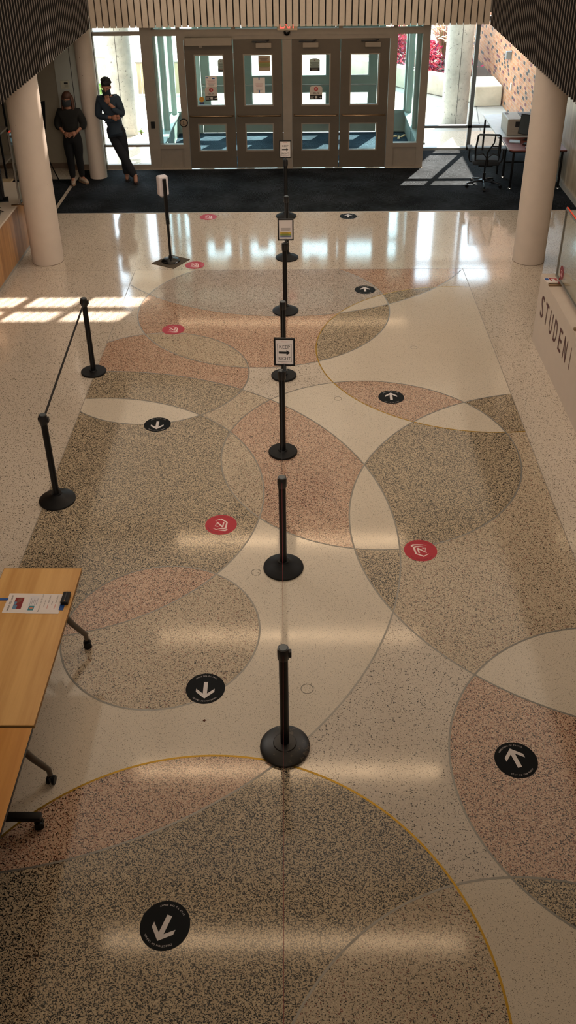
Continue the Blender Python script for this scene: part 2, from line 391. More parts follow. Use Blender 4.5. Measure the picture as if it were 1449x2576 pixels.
cv, ce, cf, *_ = geometry.delaunay_2d_cdt([Vector(v) for v in verts], edges, [], 0, 1e-5)
fl = MB()
bv = [fl.bm.verts.new((v.x, v.y, 0)) for v in cv]
for f in cf:
    c = sum((cv[i] for i in f), Vector((0, 0)))/len(f)
    m = SIG.get(sig(c.x, c.y), 4) if in_rect(c.x, c.y) else 0
    fl._f([bv[i] for i in f], m)
floor = struct('floor', fl, FM)
for f in floor.data.polygons:
    if f.normal.z < 0: f.flip()
for i, (a, b, r) in enumerate(CIR):
    mb = MB(); N = 300; w = .0075; prev = None; hit = False
    for k in range(N+1):
        t = 2*PI*k/N; x, y = a+r*math.cos(t), b+r*math.sin(t)
        if not in_rect(x, y): prev = None; continue
        cur = [mb.bm.verts.new((a+(r+s*w)*math.cos(t), b+(r+s*w)*math.sin(t), .0006+i*.00002)) for s in (-1, 1)]
        if prev: mb._f([prev[0], prev[1], cur[1], cur[0]])
        prev = cur
    obj('divider_strip', mb, BRASS if i in BRASS_I else STRIP, floor)
mb = MB()
for a, b in (((XL-.004, Y0, 0), (XL+.004, YS, .0005)), ((XR-.004, Y0, 0), (XR+.004, YS, .0005)), ((-4.4, YS-.004, 0), (4.9, YS+.004, .0005))): mb.box(a, b)
obj('divider_strip', mb, plain('seam_grey', '#8b8175', .4), floor)
mb = MB()
for x, y, r in ((2.2, 8.9, .045), (.42, 9.35, .045), (1.45, 10.65, .045), (.03, 4.93, .05), (-.42, 6.28, .045), (2.15, 8.92, .0)):
    if r: mb.lathe([(r-.006, .0004), (r-.006, .0012), (r, .0012), (r, .0004)], 28, (x, y, 0), caps=False)
obj('floor_outlet_ring', mb, plain('ring_grey', '#7f776b', .4), floor)

# carpets
struct('floor', MB().box((-4.44, 15.93, 0), (4.95, 18.55, .006)).box((2.44, 18.55, 0), (4.95, 19.8, .006)), CARPET)
struct('floor', MB().box((-6.4, 15.93, 0), (-4.51, 17.95, .006)), CARPET)
struct('floor', MB().box((-2.8, 18.66, 0), (2.4, 21.35, .006)), CARPET_V)
struct('trim_1', MB().box((-4.44, 15.915, 0), (4.95, 15.93, .008)), plain('carpet_edge', '#b9b0a2', .4, .3))

# ---------------------------------------------------------------- outside
struct('floor', MB().box((-40, 21.5, -.12), (40, 90, -.01)).box((2.5, 19.95, -.12), (40, 21.5, -.01)).box((-40, 18.75, -.12), (-2.95, 21.5, -.01)), PAVE)
o = struct('wall_exterior', MB().box((5.02, 19.95, 0), (5.5, 30, 4.3)), BRICK)
for x, y, r, lab in ((3.55, 21.97, .30, 'round concrete column outside the right window, in front of the red planting'),
                     (-4.02, 21.4, .30, 'stained round concrete column outside, behind the man leaning indoors')):
    t = thing('concrete_column', lab, 'column', (x, y, 0), 0)
    obj('shaft', MB().lathe([(r, 0), (r, 6)], 48), CONC, t, smooth=30)
    obj('form_seam', MB().box((-.004, -r-.004, .0), (.004, -r+.01, 6)), DARKG, t)
def planter(name, lab, cat, poly, h):
    o = obj(name, MB().prism(poly, 0, h), CONC_W, bevel=.02); return center(tag(o, lab, cat))
planter('planter_wall', 'low concrete planter wall under the magenta plants outside', 'planter', [(1.2, 27.6), (3.32, 25.2), (4.28, 24.15), (4.28, 24.6), (3.5, 25.55), (1.4, 28.0)], .5)
planter('concrete_bench', 'square concrete bench block against the patterned brick wall', 'bench', [(4.30, 23.7), (4.98, 23.75), (4.98, 24.9), (4.30, 24.9)], .48)
center(tag(obj('soil_bed', MB().prism([(1.4, 28.1), (3.5, 25.6), (4.3, 24.95), (5.0, 24.95), (5.0, 30), (1.4, 30)], 0, .4), plain('soil', '#4d3f33', .95)), 'dark soil bed behind the low concrete planter wall', 'soil', kind='stuff'))
def leafy(name, lab, cat, loc, rx, ry, h, cols, n, size, group=None):
    mb = MB(); rnd = random.Random(hash(lab) % 1000 if False else int(loc[0]*100+loc[1]*10))
    for i in range(n):
        u, v, w = rnd.gauss(0, .42), rnd.gauss(0, .42), rnd.random()
        k = math.sqrt(max(.05, 1-(w*1.05-.15)**2)); c = Vector((u*rx*k, v*ry*k, .04+w*h))
        d = Vector((rnd.uniform(-1, 1), rnd.uniform(-1, 1), rnd.uniform(-.3, 1))).normalized(); s = d.cross(Vector((rnd.uniform(-1, 1), rnd.uniform(-1, 1), .2))).normalized()
        L = size*rnd.uniform(.6, 1.3); wd_ = L*.33
        mb.poly([c-d*L*.5, c+s*wd_*.5-d*.05*L, c+d*L*.5, c-s*wd_*.5-d*.05*L], rnd.randrange(len(cols)))
    t = thing(name, lab, cat, loc, 0, group); mb.keep = True
    o = obj('foliage', mb, cols, t)
    st = MB()
    for i in range(7):
        a = rnd.uniform(0, 6.28); st.tube([(0, 0, 0), (math.cos(a)*rx*.3, math.sin(a)*ry*.3, h*.5), (math.cos(a)*rx*.5, math.sin(a)*ry*.5, h*.85)], [.012, .009, .004], 6)
    obj('stem', st, plain('stem_brown', '#4a3226', .9), t); return t
MG = [plain('leaf_magenta', '#a3134f', .6), plain('leaf_crimson', '#c2334f', .6), plain('leaf_purple', '#5a1740', .6), plain('leaf_pink', '#d9546e', .6)]
GR = [plain('leaf_green', '#5d8a3f', .7), plain('leaf_lime', '#8fb35c', .7)]
leafy('coleus_plant', 'magenta leafy plant left of the right outdoor column, nearest the doors', 'plant', (2.55, 26.75, .4), .5, .42, .95, MG, 800, .13)
leafy('coleus_plant', 'magenta leafy plant spilling over the planter wall beside the outdoor column', 'plant', (3.42, 25.85, .4), .42, .38, .75, MG, 800, .12)
leafy('coleus_plant', 'small magenta plant between the outdoor column and the brick wall', 'plant', (4.25, 25.4, .4), .3, .3, .5, MG, 450, .11)
def grass(lab, loc, h, spread):
    t = thing('fountain_grass', lab, 'grass', loc, 0); rnd = random.Random(int(loc[0]*77)); mb = MB(); pl = MB(); mb.keep = True
    for i in range(340):
        a = rnd.uniform(0, 6.28); L = h*rnd.uniform(.6, 1.0); s = spread*rnd.uniform(.3, 1)
        P = [Vector((math.cos(a)*s*q, math.sin(a)*s*q, L*(1.5*q-.75*q*q)*1.3)) for q in (0, .33, .66, 1)]
        w = Vector((-math.sin(a), math.cos(a), 0))*.008; mi = rnd.randrange(3)
        for j in range(3): mb.poly([P[j]-w, P[j]+w, P[j+1]+w*.7, P[j+1]-w*.7], mi)
        if i % 6 == 0:
            e = P[3]; d = (P[3]-P[2]).normalized(); pl.tube([e-d*.05, e+d*.05, e+d*.13+Vector((0, 0, -.02)), e+d*.2+Vector((0, 0, -.06))], [.006, .022, .018, .003], 6)
    obj('blades', mb, [plain('grass_purple', '#a06a78', .7), plain('grass_tan', '#c9a888', .7), plain('grass_olive', '#7e7c55', .7)], t)
    obj('plume', pl, plain('plume_cream', '#d8c7b2', .9), t)
grass('tall purple grass with cream plumes beside the brick wall', (4.3, 26.2, .4), 1.0, .5)
grass('tan feathery grass behind the magenta plants, left of the outdoor column', (2.9, 27.6, .4), 1.1, .6)
grass('feathery grass rising behind the outdoor column on the right', (3.95, 27.2, .4), 1.15, .6)
t = thing('wall_light', 'small metal light fixture high on the patterned brick wall outside', 'light fixture', (4.98, 23.35, 1.18))
obj('housing', MB().rbox((-.09, -.06, 0), (.04, .06, .18), .01), plain('fixture_grey', '#7b8488', .5, .4), t)
obj('back_plate', MB().box((.03, -.07, -.02), (.04, .07, .2)), STEEL, t)
center(tag(obj('conduit_cover', MB().rbox((4.985, 22.9, .55), (5.02, 22.95, .72), .006), plain('cover_pale', '#d5d2cb', .5)), 'small pale cover plate on the brick wall below the light', 'wall plate'))
t = thing('low_wall', 'low grey concrete wall outside at left, behind the stained column', 'wall', (-5.4, 26.2, 0))
obj('wall_body', MB().box((-2.0, -.12, 0), (.85, .12, .82)), CONC_W, t); obj('coping', MB().box((-2.02, -.15, .82), (.87, .15, .86)), CONC_W, t)
t = thing('wooden_fence', 'tan vertical board fence panel outside, right of the stained column', 'fence', (-3.7, 25.3, 0))
mb = MB()
for i in range(11): mb.box((-.62+i*.11, -.02, .03), (-.62+i*.11+.1, .02, .80))
obj('fence_panel', mb, W_FENCE, t); obj('top_rail', MB().box((-.65, -.035, .80), (.62, .035, .84)), plain('rail_grey', '#77736a', .7), t)
leafy('green_shrub', 'small bright green shrub outside, behind the leaning man', 'plant', (-4.9, 23.4, 0), .35, .35, .65, GR, 380, .12)
leafy('weed', 'tiny green weed at the foot of the stained outdoor column', 'weed', (-3.66, 21.3, -.01), .07, .07, .1, GR, 60, .05)

# ---------------------------------------------------------------- entrance wall
YD = 18.6
def leaf_door(nm, x0, y, mats, closer=None, bar=True):
    """one door leaf .925 wide with two panes; front face towards -y"""
    leafm, panem = mats
    t = sthing(nm, (x0, y, 0)); w = .925; mb = MB(); y0, y1 = -.025, .025
    px0, px1 = .20, .725
    for a, b in (((0, .02), (px0, 2.45)), ((px1, .02), (w, 2.45)), ((px0, .02), (px1, .37)), ((px0, .875), (px1, 1.25)), ((px0, 2.17), (px1, 2.45))):
        mb.box((a[0], y0, a[1]), (b[0], y1, b[1]))
    obj('door_panel', mb, leafm, t)
    for z0, z1 in ((.37, .875), (1.25, 2.17)):
        s = MB(); k = .022
        for q in (-1, 1):
            ya, yb = (y0-.008, y0) if q < 0 else (y1, y1+.008)
            s.box((px0-k, ya, z0-k), (px1+k, yb, z0)).box((px0-k, ya, z1), (px1+k, yb, z1+k)).box((px0-k, ya, z0), (px0, yb, z1)).box((px1, ya, z0), (px1+k, yb, z1))
        fr = obj('pane_frame', s, FRAME if leafm is LEAF else FRAME_V, t)
        obj('pane', MB().box((px0, -.004, z0), (px1, .004, z1)), panem, fr)
    b = MB().tube([(.04, y0, 1.055), (.045, y0-.06, 1.055), (.07, y0-.075, 1.055), (w-.07, y0-.075, 1.055), (w-.045, y0-.06, 1.055), (w-.04, y0, 1.055)], .016, 10)
    obj('push_bar', b, BRONZE if leafm is LEAF else STEEL, t, smooth=40)
    if closer == 'operator':
        obj('door_closer', MB().rbox((.03, y0-.14, 2.37), (.92, y0-.005, 2.51), .006).box((.3, y0-.1, 2.33), (.36, y0-.04, 2.37)), FRAME, t)
    elif closer is not None:
        c = obj('door_closer', MB().rbox((closer-.15, y0-.08, 2.31), (closer+.15, y0-.002, 2.40), .008), FRAME, t)
        s = -1 if closer > w/2 else 1
        obj('closer_arm', MB().tube([(closer-.22, y0-.04, 2.42), (closer+.05, y0-.09, 2.43), (closer+.1, y0-.03, 2.44)], .014, 8).ball((closer+.05, y0-.09, 2.43), .022, 10, 6), DARKG, c)
    obj('hinge', MB().box((-.012, y0-.01, .25), (.0, y0+.01, .37)).box((-.012, y0-.01, 2.1), (0, y0+.01, 2.22)), STEEL, t)
    return t
LX = [-2.236, -1.296, -.183, .757]
leaf_door('door_1', LX[0], YD+.03, (LEAF, GLASS), 'operator'); leaf_door('door_2', LX[1], YD+.03, (LEAF, GLASS), .58)
leaf_door('door_3', LX[2], YD+.03, (LEAF, GLASS), .36); leaf_door('door_4', LX[3], YD+.03, (LEAF, GLASS), .60)
for i in range(4): leaf_door('door_%d' % (5+i), LX[i], 21.4, (LEAF_V, GLASS_G))
def frame_wall(y0, y1, fm, gm, wall, win, posts=True):
    mb = MB(); F = lambda x0, z0, x1, z1, dy=0: mb.box((x0, y0-dy, z0), (x1, y1, z1))
    F(-3.06, 0, -2.84, 3.05); F(2.30, 0, 2.44, 3.05)                 # outer posts
    F(-2.375, 0, -2.245, 2.64); F(1.69, 0, 1.83, 2.64)               # jambs
    F(-.36, 0, -.185, 2.45, .01)                                     # centre mullion
    F(-2.84, 2.53, 2.30, 2.64, .02)                                  # header
    F(-2.245, 2.455, 1.69, 2.53)                                     # door head
    for a, b in ((-2.84, -2.375), (1.83, 2.30)): F(a, .41, b, .49); F(a, 0, b, .04)
    for x in (-2.375, -1.32, -.30, .71, 1.75): F(x, 2.64, x+.07, 3.05)
    w = struct(wall, mb, fm)
    i = win
    for a, b in ((-2.84, -2.375), (1.83, 2.30)):
        struct('window_%d' % i, MB().box((a, y0+.05, .49), (b, y0+.058, 2.53)), gm); i += 1
        obj('kick_panel', MB().box((a, y0+.03, .04), (b, y0+.05, .41)), fm, w)
    struct('window_%d' % i, MB().box((-2.84, y0+.05, 2.64), (2.30, y0+.058, 3.05)), gm)
    return w
frame_wall(YD, YD+.12, FRAME, GLASS, 'wall_entrance', 1)
frame_wall(21.36, 21.46, FRAME_V, GLASS_G, 'wall_vestibule_front', 4)
for x, s, nm, k in ((-2.86, -1, 'wall_vestibule_left', 7), (2.40, 1, 'wall_vestibule_right', 9)):
    mb = MB(); mb.box((x-.05, YD+.12, 0), (x+.05, 21.36, .42))
    for y in (18.72, 19.85, 21.2): mb.box((x-.06, y, .42), (x+.06, y+.12, 3.05))
    mb.box((x-.09, YD+.12, .42), (x+.09, 21.36, .46)); mb.box((x-.05, YD+.12, 2.55), (x+.05, 21.36, 2.62))
    mb.box((x-.06, 19.0, .12), (x+.06, 19.7, .34)).box((x-.06, 20.1, .12), (x+.06, 21.0, .34))
    struct(nm, mb, FRAME_V)
    struct('window_%d' % k, MB().box((x-.004, YD+.12, .46), (x+.004, 21.36, 3.05)), GLASS_G)
struct('ceiling', MB().box((-3.1, YD, 3.05), (2.5, 21.5, 3.12)), WHITE)
# small fittings on the wall
t = thing('push_plate_switch', 'round door-opener push plate on the jamb left of the doors', 'switch', (-2.335, YD-.005, .845))
obj('back_ring', MB().lathe([(.082, 0), (.082, .02), (.07, .028)], 32, (0, 0, 0)), BLACK, t).rotation_euler = (PI/2, 0, 0)
q = obj('button_disc', MB().lathe([(.066, .02), (.066, .036), (.06, .04)], 32), plain('button_steel', '#8d7d69', .4, .5), t); q.rotation_euler = (PI/2, 0, 0)
mb = MB(); mb.ball((0, -.042, .022), (.009, .002, .009), 10, 6)
mb.box((-.004, -.043, -.012), (.004, -.040, .012)).box((-.018, -.043, -.022), (.014, -.040, -.016)).box((-.022, -.043, -.034), (.022, -.040, -.030))
obj('wheelchair_symbol', mb, INK, t)
for ch in t.children: ch.location.z += .08
center(tag(obj('card_reader', MB().rbox((-2.99, YD-.03, .82), (-2.91, YD, .95), .006), BLACK), 'small black card reader on the frame post left of the sidelight', 'card reader'))
t = thing('door_sensor', 'black round motion sensor on the header between the double doors', 'sensor', (-.27, YD-.03, 2.585))
obj('sensor_mount', MB().rbox((-.075, -.01, -.05), (.075, .02, .06), .01), FRAME, t)
obj('sensor_dome', MB().ball((0, -.035, 0), (.062, .055, .062), 24, 16), plain('gloss_black', '#050506', .12), t, smooth=True)
t = thing('exit_sign', 'glowing red exit sign under the ceiling above the doors', 'sign', (-.26, YD-.14, 2.63))
obj('housing', MB().rbox((-.19, -.03, 0), (.19, .03, .24), .008), plain('exit_housing', '#b9a892', .5), t)
mb = MB(); mb.keep = True; mb.text('EXIT', .16, Matrix.Translation((0, -.032, .04)) @ Matrix.Rotation(PI/2, 4, 'X'), width=.3)
obj('lettering', mb, EXITM, t)
obj('mounting_stem', MB().tube([(0, 0, .24), (0, 0, .42)], .012), STEEL, t)

# left glazing and left back wall
mb = MB(); mb.box((-3.97, YD, 0), (-3.06, YD+.1, .09)).box((-3.97, YD, .45), (-3.06, YD+.1, .495)).box((-3.97, YD, 2.54), (-3.06, YD+.1, 2.61)).box((-4.03, YD, 0), (-3.96, YD+.1, 3.05))
struct('trim_2', mb, FRAME); struct('window_11', MB().box((-3.97, YD+.05, .09), (-3.06, YD+.058, 3.05)), GLASS)
struct('wall_left_back', MB().box((-4.76, YD, 0), (-4.03, YD+.15, 3.05)), WHITE)
struct('wall_left_corner', MB().box((-6.5, YD+.12, 0), (-4.76, YD+.25, 3.05)), WHITE2)  # same paint as wall_left_back; the lighting difference is put into the colour
struct('trim_3', MB().box((-4.452, YD-.002, .12), (-4.440, YD+.01, 3.05)), DARKG)
struct('baseboard_back', MB().box((-4.76, YD-.012, 0), (-4.03, YD, .11)).box((-6.5, YD+.108, 0), (-4.76, YD+.12, .11)), plain('base_brown', '#6e5a49', .6))
t = thing('thermostat', 'beige thermostat box on the white wall above the standing woman', 'thermostat', (-4.60, YD, 1.59))
obj('thermostat_box', MB().rbox((-.085, -.03, 0), (.085, 0, .15), .008), plain('beige_plastic', '#c6c1ac', .5), t)
obj('display', MB().box((-.01, -.033, .10), (.065, -.029, .122)), BLACK, t)
mb = MB()
for i in range(4): mb.box((-.005, -.032, .035+i*.014), (.068, -.0295, .041+i*.014))
mb.box((-.035, -.032, .02), (-.01, -.0295, .03)); obj('vent_slots', mb, plain('slot_grey', '#8d8a7c', .6), t)

# right glazing set back by the brick wall
YW = 19.85
mb = MB(); mb.box((2.44, YW, 0), (4.95, YW+.1, .045)).box((2.44, YW, .456), (4.95, YW+.1, .51)).box((2.44, YW, 2.56), (4.95, YW+.1, 2.64))
mb.box((2.44, YW, 0), (2.60, YW+.1, 3.05)).box((3.52, YW, 0), (3.60, YW+.1, 3.05)).box((4.88, YW, 0), (4.95, YW+.1, 3.05))
struct('trim_4', mb, plain('window_frame_grey', '#7c7f80', .5, .3)); struct('window_12', MB().box((2.6, YW+.05, .045), (4.9, YW+.058, 3.05)), GLASS)
# right wall
struct('wall_right', MB().box((4.95, -3, 0), (5.02, 19.95, 3.05)), W_WALL)
struct('baseboard_right', MB().box((4.915, 11, 0), (4.95, 19.85, .10)), STONE)
t = thing('power_adapter', 'black plug-in power adapter on the wood wall at right', 'power adapter', (4.95, 17.72, .33))
obj('adapter_block', MB().rbox((-.10, -.045, 0), (-.012, .045, .09), .008), BLACK, t)
obj('outlet_plate', MB().rbox((-.012, -.04, -.01), (0, .04, .13), .004), plain('outlet_white', '#cfcfc9', .4), t)
obj('cord', MB().tube([(-.06, .02, .09), (-.10, .10, .10), (-.16, .16, .04), (-.13, .08, -.06), (-.06, .12, -.15), (-.08, .3, -.22), (-.12, .5, -.31)], .006, 8), BLACK, t)
# left side: wall behind the service counter with a dim opening
struct('wall_left', MB().box((-6.5, -3, 0), (-6.4, 18.72, 3.05)), WHITE2)
struct('wall_back', MB().box((-8, -3.2, 0), (8, -3.0, 9.3)), WHITE2)

# ---------------------------------------------------------------- upper storey: slatted fascia, slabs, shell
FZ, FT = 2.88, 4.3
mb = MB(); n = 62; p0 = -3.69; w = 6.97/61
for i in range(61): mb.box((p0+i*w+.010, 17.26, FZ), (p0+(i+1)*w-.012, 17.34, FT), 0)
mb.box((-3.69, 17.34, FZ+.02), (3.28, 17.40, FT), 1)
o = struct('wall_front', mb, [SLAT, SLATD])
def side_fascia(x, s, name):
    mb = MB(); pitch = .121; y = 17.2
    while y > .4:
        mb.box((min(x, x+s*.10), y-.028, FZ), (max(x, x+s*.10), y, FT), 1)
        mb.box((min(x-s*.004, x), y-.027, FZ), (max(x-s*.004, x), y-.003, FT), 0)
        y -= pitch
    mb.box((min(x+s*.13, x+s*.18), .3, FZ+.02), (max(x+s*.13, x+s*.18), 17.26, FT), 1)
    z = FZ+.25
    while z < FT:
        mb.box((min(x+s*.035, x+s*.06), .3, z), (max(x+s*.035, x+s*.06), 17.2, z+.035), 0); z += .31
    struct(name, mb, [plain('fin_edge', '#665b50', .7), SLATD])
side_fascia(-3.69, -1, 'wall_left_fascia'); side_fascia(3.28, 1, 'wall_right_fascia')
mb = MB(); mb.box((-8, -3, 3.05), (-3.88, 18.72, 3.9)).box((3.47, -3, 3.05), (8, 19.95, 3.9)).box((-3.88, 17.42, 3.05), (3.47, 18.72, 3.9)).box((-3.88, -3, 3.05), (3.47, .2, 3.9)).box((2.44, 18.72, 3.05), (3.47, 19.95, 3.9)).box((-3.88, 18.72, 3.12), (2.44, 21.5, 3.5))
struct('ceiling', mb, CEIL)
# shell above, with a finned clerestory window that lets the sun patch in
mb = MB(); CX0, CX1, CZ0, CZ1 = -1.75, .80, 7.62, 8.72
mb.box((-8, 18.6, 3.9), (CX0, 18.75, 9.3)).box((CX1, 18.6, 3.9), (8, 18.75, 9.3)).box((CX0, 18.6, 3.9), (CX1, 18.75, CZ0)).box((CX0, 18.6, CZ1), (CX1, 18.75, 9.3))
struct('wall_front_upper', mb, CEIL)
mb = MB(); x = CX0
while x < CX1: mb.prism([(x, 18.75), (x+.036, 18.75), (x+.036+.139, 19.05), (x+.139, 19.05)], CZ0-.3, CZ1+.3); x += .13  # unseen fins, shaped to pass sun and keep sky out of floor reflections
mb.box((CX0, 18.6, 8.12), (CX1, 18.72, 8.20))
for x in (-1.0, -.15): mb.box((x, 18.6, CZ0), (x+.09, 18.73, CZ1))
struct('trim_5', mb, FRAME)
struct('window_13', MB().box((CX0, 18.715, CZ0), (CX1, 18.72, CZ1)), GLASS_T)
struct('wall_left_upper', MB().box((-8.1, -3, 3.9), (-8, 18.75, 9.3)), CEIL); struct('wall_right_upper', MB().box((8, -3, 3.9), (8.1, 18.75, 9.3)), CEIL)
struct('ceiling', MB().box((-8.1, -3.2, 9.2), (8.1, 18.75, 9.35)), CEIL)
for a, b, c, d, nm in ((-3.5, 3.5, 5.5, 7.7, 'window_14'),):
    struct(nm, MB().box((a, -3.0, c), (b, -2.97, d)), emis('fill_panel_emission', '#ffe6c4', 1.2))  # glowing panel and frame added around the fill behind the camera
    fr = MB(); x = a
    while x < b+.01: fr.box((x-.03, -3.0, c), (x+.03, -2.93, d)); x += 1.75
    fr.box((a-.05, -3.0, c-.08), (b+.05, -2.9, c)).box((a-.05, -3.0, d), (b+.05, -2.9, d+.08)); struct('trim_6', fr, FRAME)
struct('window_15', MB().box((-6.0, 8.5, 9.17), (6.0, 17.5, 9.2)), plain('fill_panel_pale', '#e6e0d6', .4))  # panel added above the overhead fill, not a known skylight
for sx in (-1, 1):
    struct('trim_%d' % (8+sx), MB().box((sx*7.5-.1, 11.0, 8.2), (sx*7.5+.1, 17.0, 9.2)).box((min(sx*5.6, sx*7.5), 10.9, 9.0), (max(sx*5.6, sx*7.5), 17.1, 9.2)), CEIL)  # housings added for the side fills
for k, ly in enumerate((17.65, 14.42, 10.99, 7.86, 4.8)):
    t = thing('linear_ceiling_light', 'long linear pendant light over the lobby, %s' % ('nearest the doors', 'second from the doors', 'third from the doors', 'fourth from the doors', 'fifth from the doors')[k], 'ceiling light', (-.3, ly, 8.95), 0, 'linear lights over the lobby')
    obj('lamp_body', MB().rbox((-2.86, -.09, .02), (2.86, .09, .1), .01), WHITE, t)
    obj('diffuser', MB().box((-2.82, -.08, 0), (2.82, .08, .02)), LAMP, t)
    for hx in (-2, 2): obj('hanger', MB().tube([(hx, 0, .1), (hx, 0, .25)], .006), STEEL, t)

# ---------------------------------------------------------------- round columns
for x, y, r, lab in ((-4.03, 13.71, .243, 'round cream column beside the service counter, front left of the lobby'),
                     (3.548, 13.62, .243, 'round tan column beside the white student desk, right of the lobby'),
                     (-4.04, 18.09, .168, 'slim cream column between the two standing people')):
    t = thing('column', lab, 'column', (x, y, 0))
    obj('shaft', MB().lathe([(r, 0), (r, 3.05)], 64), COLM, t, smooth=30)
    obj('base_joint', MB().lathe([(r+.004, 0), (r+.004, .006)], 64), plain('sealant', '#7d6c5b', .7), t)

# ---------------------------------------------------------------- stanchions, belts
def stanchion(x, y, lab, kind, cap='plain', rz=0):
    t = thing('stanchion', lab, 'barrier post', (x, y, 0), rz, 'belt barrier posts')
    if kind == 'dome':
        pr = [(.178, 0), (.182, .008), (.180, .018), (.16, .03), (.11, .048), (.07, .066), (.052, .08), (.05, .09)]
    elif kind == 'scuffed':
        pr = [(.176, 0), (.181, .01), (.179, .024), (.165, .034), (.12, .044), (.085, .052), (.08, .058), (.05, .062)]
    else: pr = [(.153, 0), (.155, .006), (.155, .020), (.150, .026), (.05, .030), (.045, .04)]
    m = SCUFF if kind == 'scuffed' else RUBBER
    obj('base', MB().lathe(pr, 56), m, t, smooth=35)
    obj('pole', MB().lathe([(.0315, .03), (.0315, .93)], 28), BLACK, t, smooth=35)
    h = obj('belt_head', MB().lathe([(.038, .905), (.040, .91), (.040, .985), (.037, 1.0), (.030, 1.003)], 28), PLASTIC, t, smooth=35)
    obj('top_cap', MB().lathe([(.029, 1.002), (.028, 1.006)], 24), plain('cap_grey', '#5c6367', .35, .3), h)
    if cap == 'clips':
        for s in (-1, 1): obj('belt_clip', MB().rbox((s*.036-.008, -.018, .925), (s*.036+.014*s+.006, .018, .975), .004), PLASTIC, h)
    return t
n = NT('scuffed_rubber'); f = n.noise(n.pos(obj=True), 9, 6, .8)
n.l(n.ramp(f, [(.0, rgb('#151312')), (.60, rgb('#1d1a18')), (.635, rgb('#6b5c4c')), (.66, rgb('#1b1917'))]), n.b.inputs['Base Color']); n.set(Roughness=.4); SCUFF = n.m
stanchion(-.133, 4.383, 'black belt post nearest the camera, with a scuffed round base', 'scuffed', 'clips')
stanchion(-.175, 6.34, 'black belt post with domed base, second from the camera in the centre row', 'dome')
stanchion(-.21, 8.213, 'black belt post whose top carries the nearest keep-right sign', 'flat')
stanchion(-.227, 9.90, 'black flat-based belt post just behind the nearest keep-right sign', 'flat')
stanchion(-.234, 11.78, 'black belt post whose top carries the rainbow-striped notice', 'dome')
stanchion(-.237, 13.76, 'black domed belt post just behind the rainbow-striped notice', 'dome')
stanchion(-.275, 15.70, 'black belt post at the carpet edge carrying the far keep-right sign', 'dome')
stanchion(-.09, 1.90, 'black belt post below the camera holding the end of the red belt', 'dome')
stanchion(-2.60, 10.02, 'black flat-based belt post at left, beside the patch of sunlight', 'flat', 'clips')
stanchion(-2.455, 7.365, 'black domed belt post at far left, nearer the maple table', 'dome', 'clips')
def belt(a, b, lab, m, sag=.0, z=.945):
    A, B = Vector((a[0], a[1], 0)), Vector((b[0], b[1], 0)); d = (B-A).normalized(); A = A+d*.04; B = B-d*.04
    nrm = Vector((-d.y, d.x, 0))*.0009; mb = MB(); N = 14; R = []
    for i in range(N+1):
        q = i/N; c = A.lerp(B, q)+Vector((0, 0, z-sag*4*q*(1-q)))
        R.append([mb.bm.verts.new(c+nrm*s+Vector((0, 0, h))) for s, h in ((-1, -.024), (1, -.024), (1, .024), (-1, .024))])
    for i in range(N):
        for k in range(4): mb._f([R[i][k], R[i][(k+1) % 4], R[i+1][(k+1) % 4], R[i+1][k]])
    mb._f(R[0]); mb._f(R[-1][::-1])
    o = obj('barrier_belt', mb, m); return center(tag(o, lab, 'belt'))
RBELT = plain('red_belt', '#7c1416', .7); BBELT = plain('black_belt', '#0d0f14', .7)
belt((-.09, 1.90), (-.133, 4.383), 'red barrier belt running from the nearest post toward the camera', RBELT)
belt((-.133, 4.383), (-.175, 6.34), 'red barrier belt between the two nearest centre posts', RBELT)
belt((-.175, 6.34), (-.21, 8.213), 'black barrier belt behind the second centre post, seen edge on', BBELT)
belt((-.21, 8.213), (-.227, 9.90), 'black barrier belt hidden edge on behind the nearest keep-right sign', BBELT)
belt((-.234, 11.78), (-.237, 13.76), 'black barrier belt behind the rainbow-striped notice', BBELT)
belt((-2.455, 7.365), (-2.60, 10.02), 'black barrier belt stretched between the two left posts', BBELT)

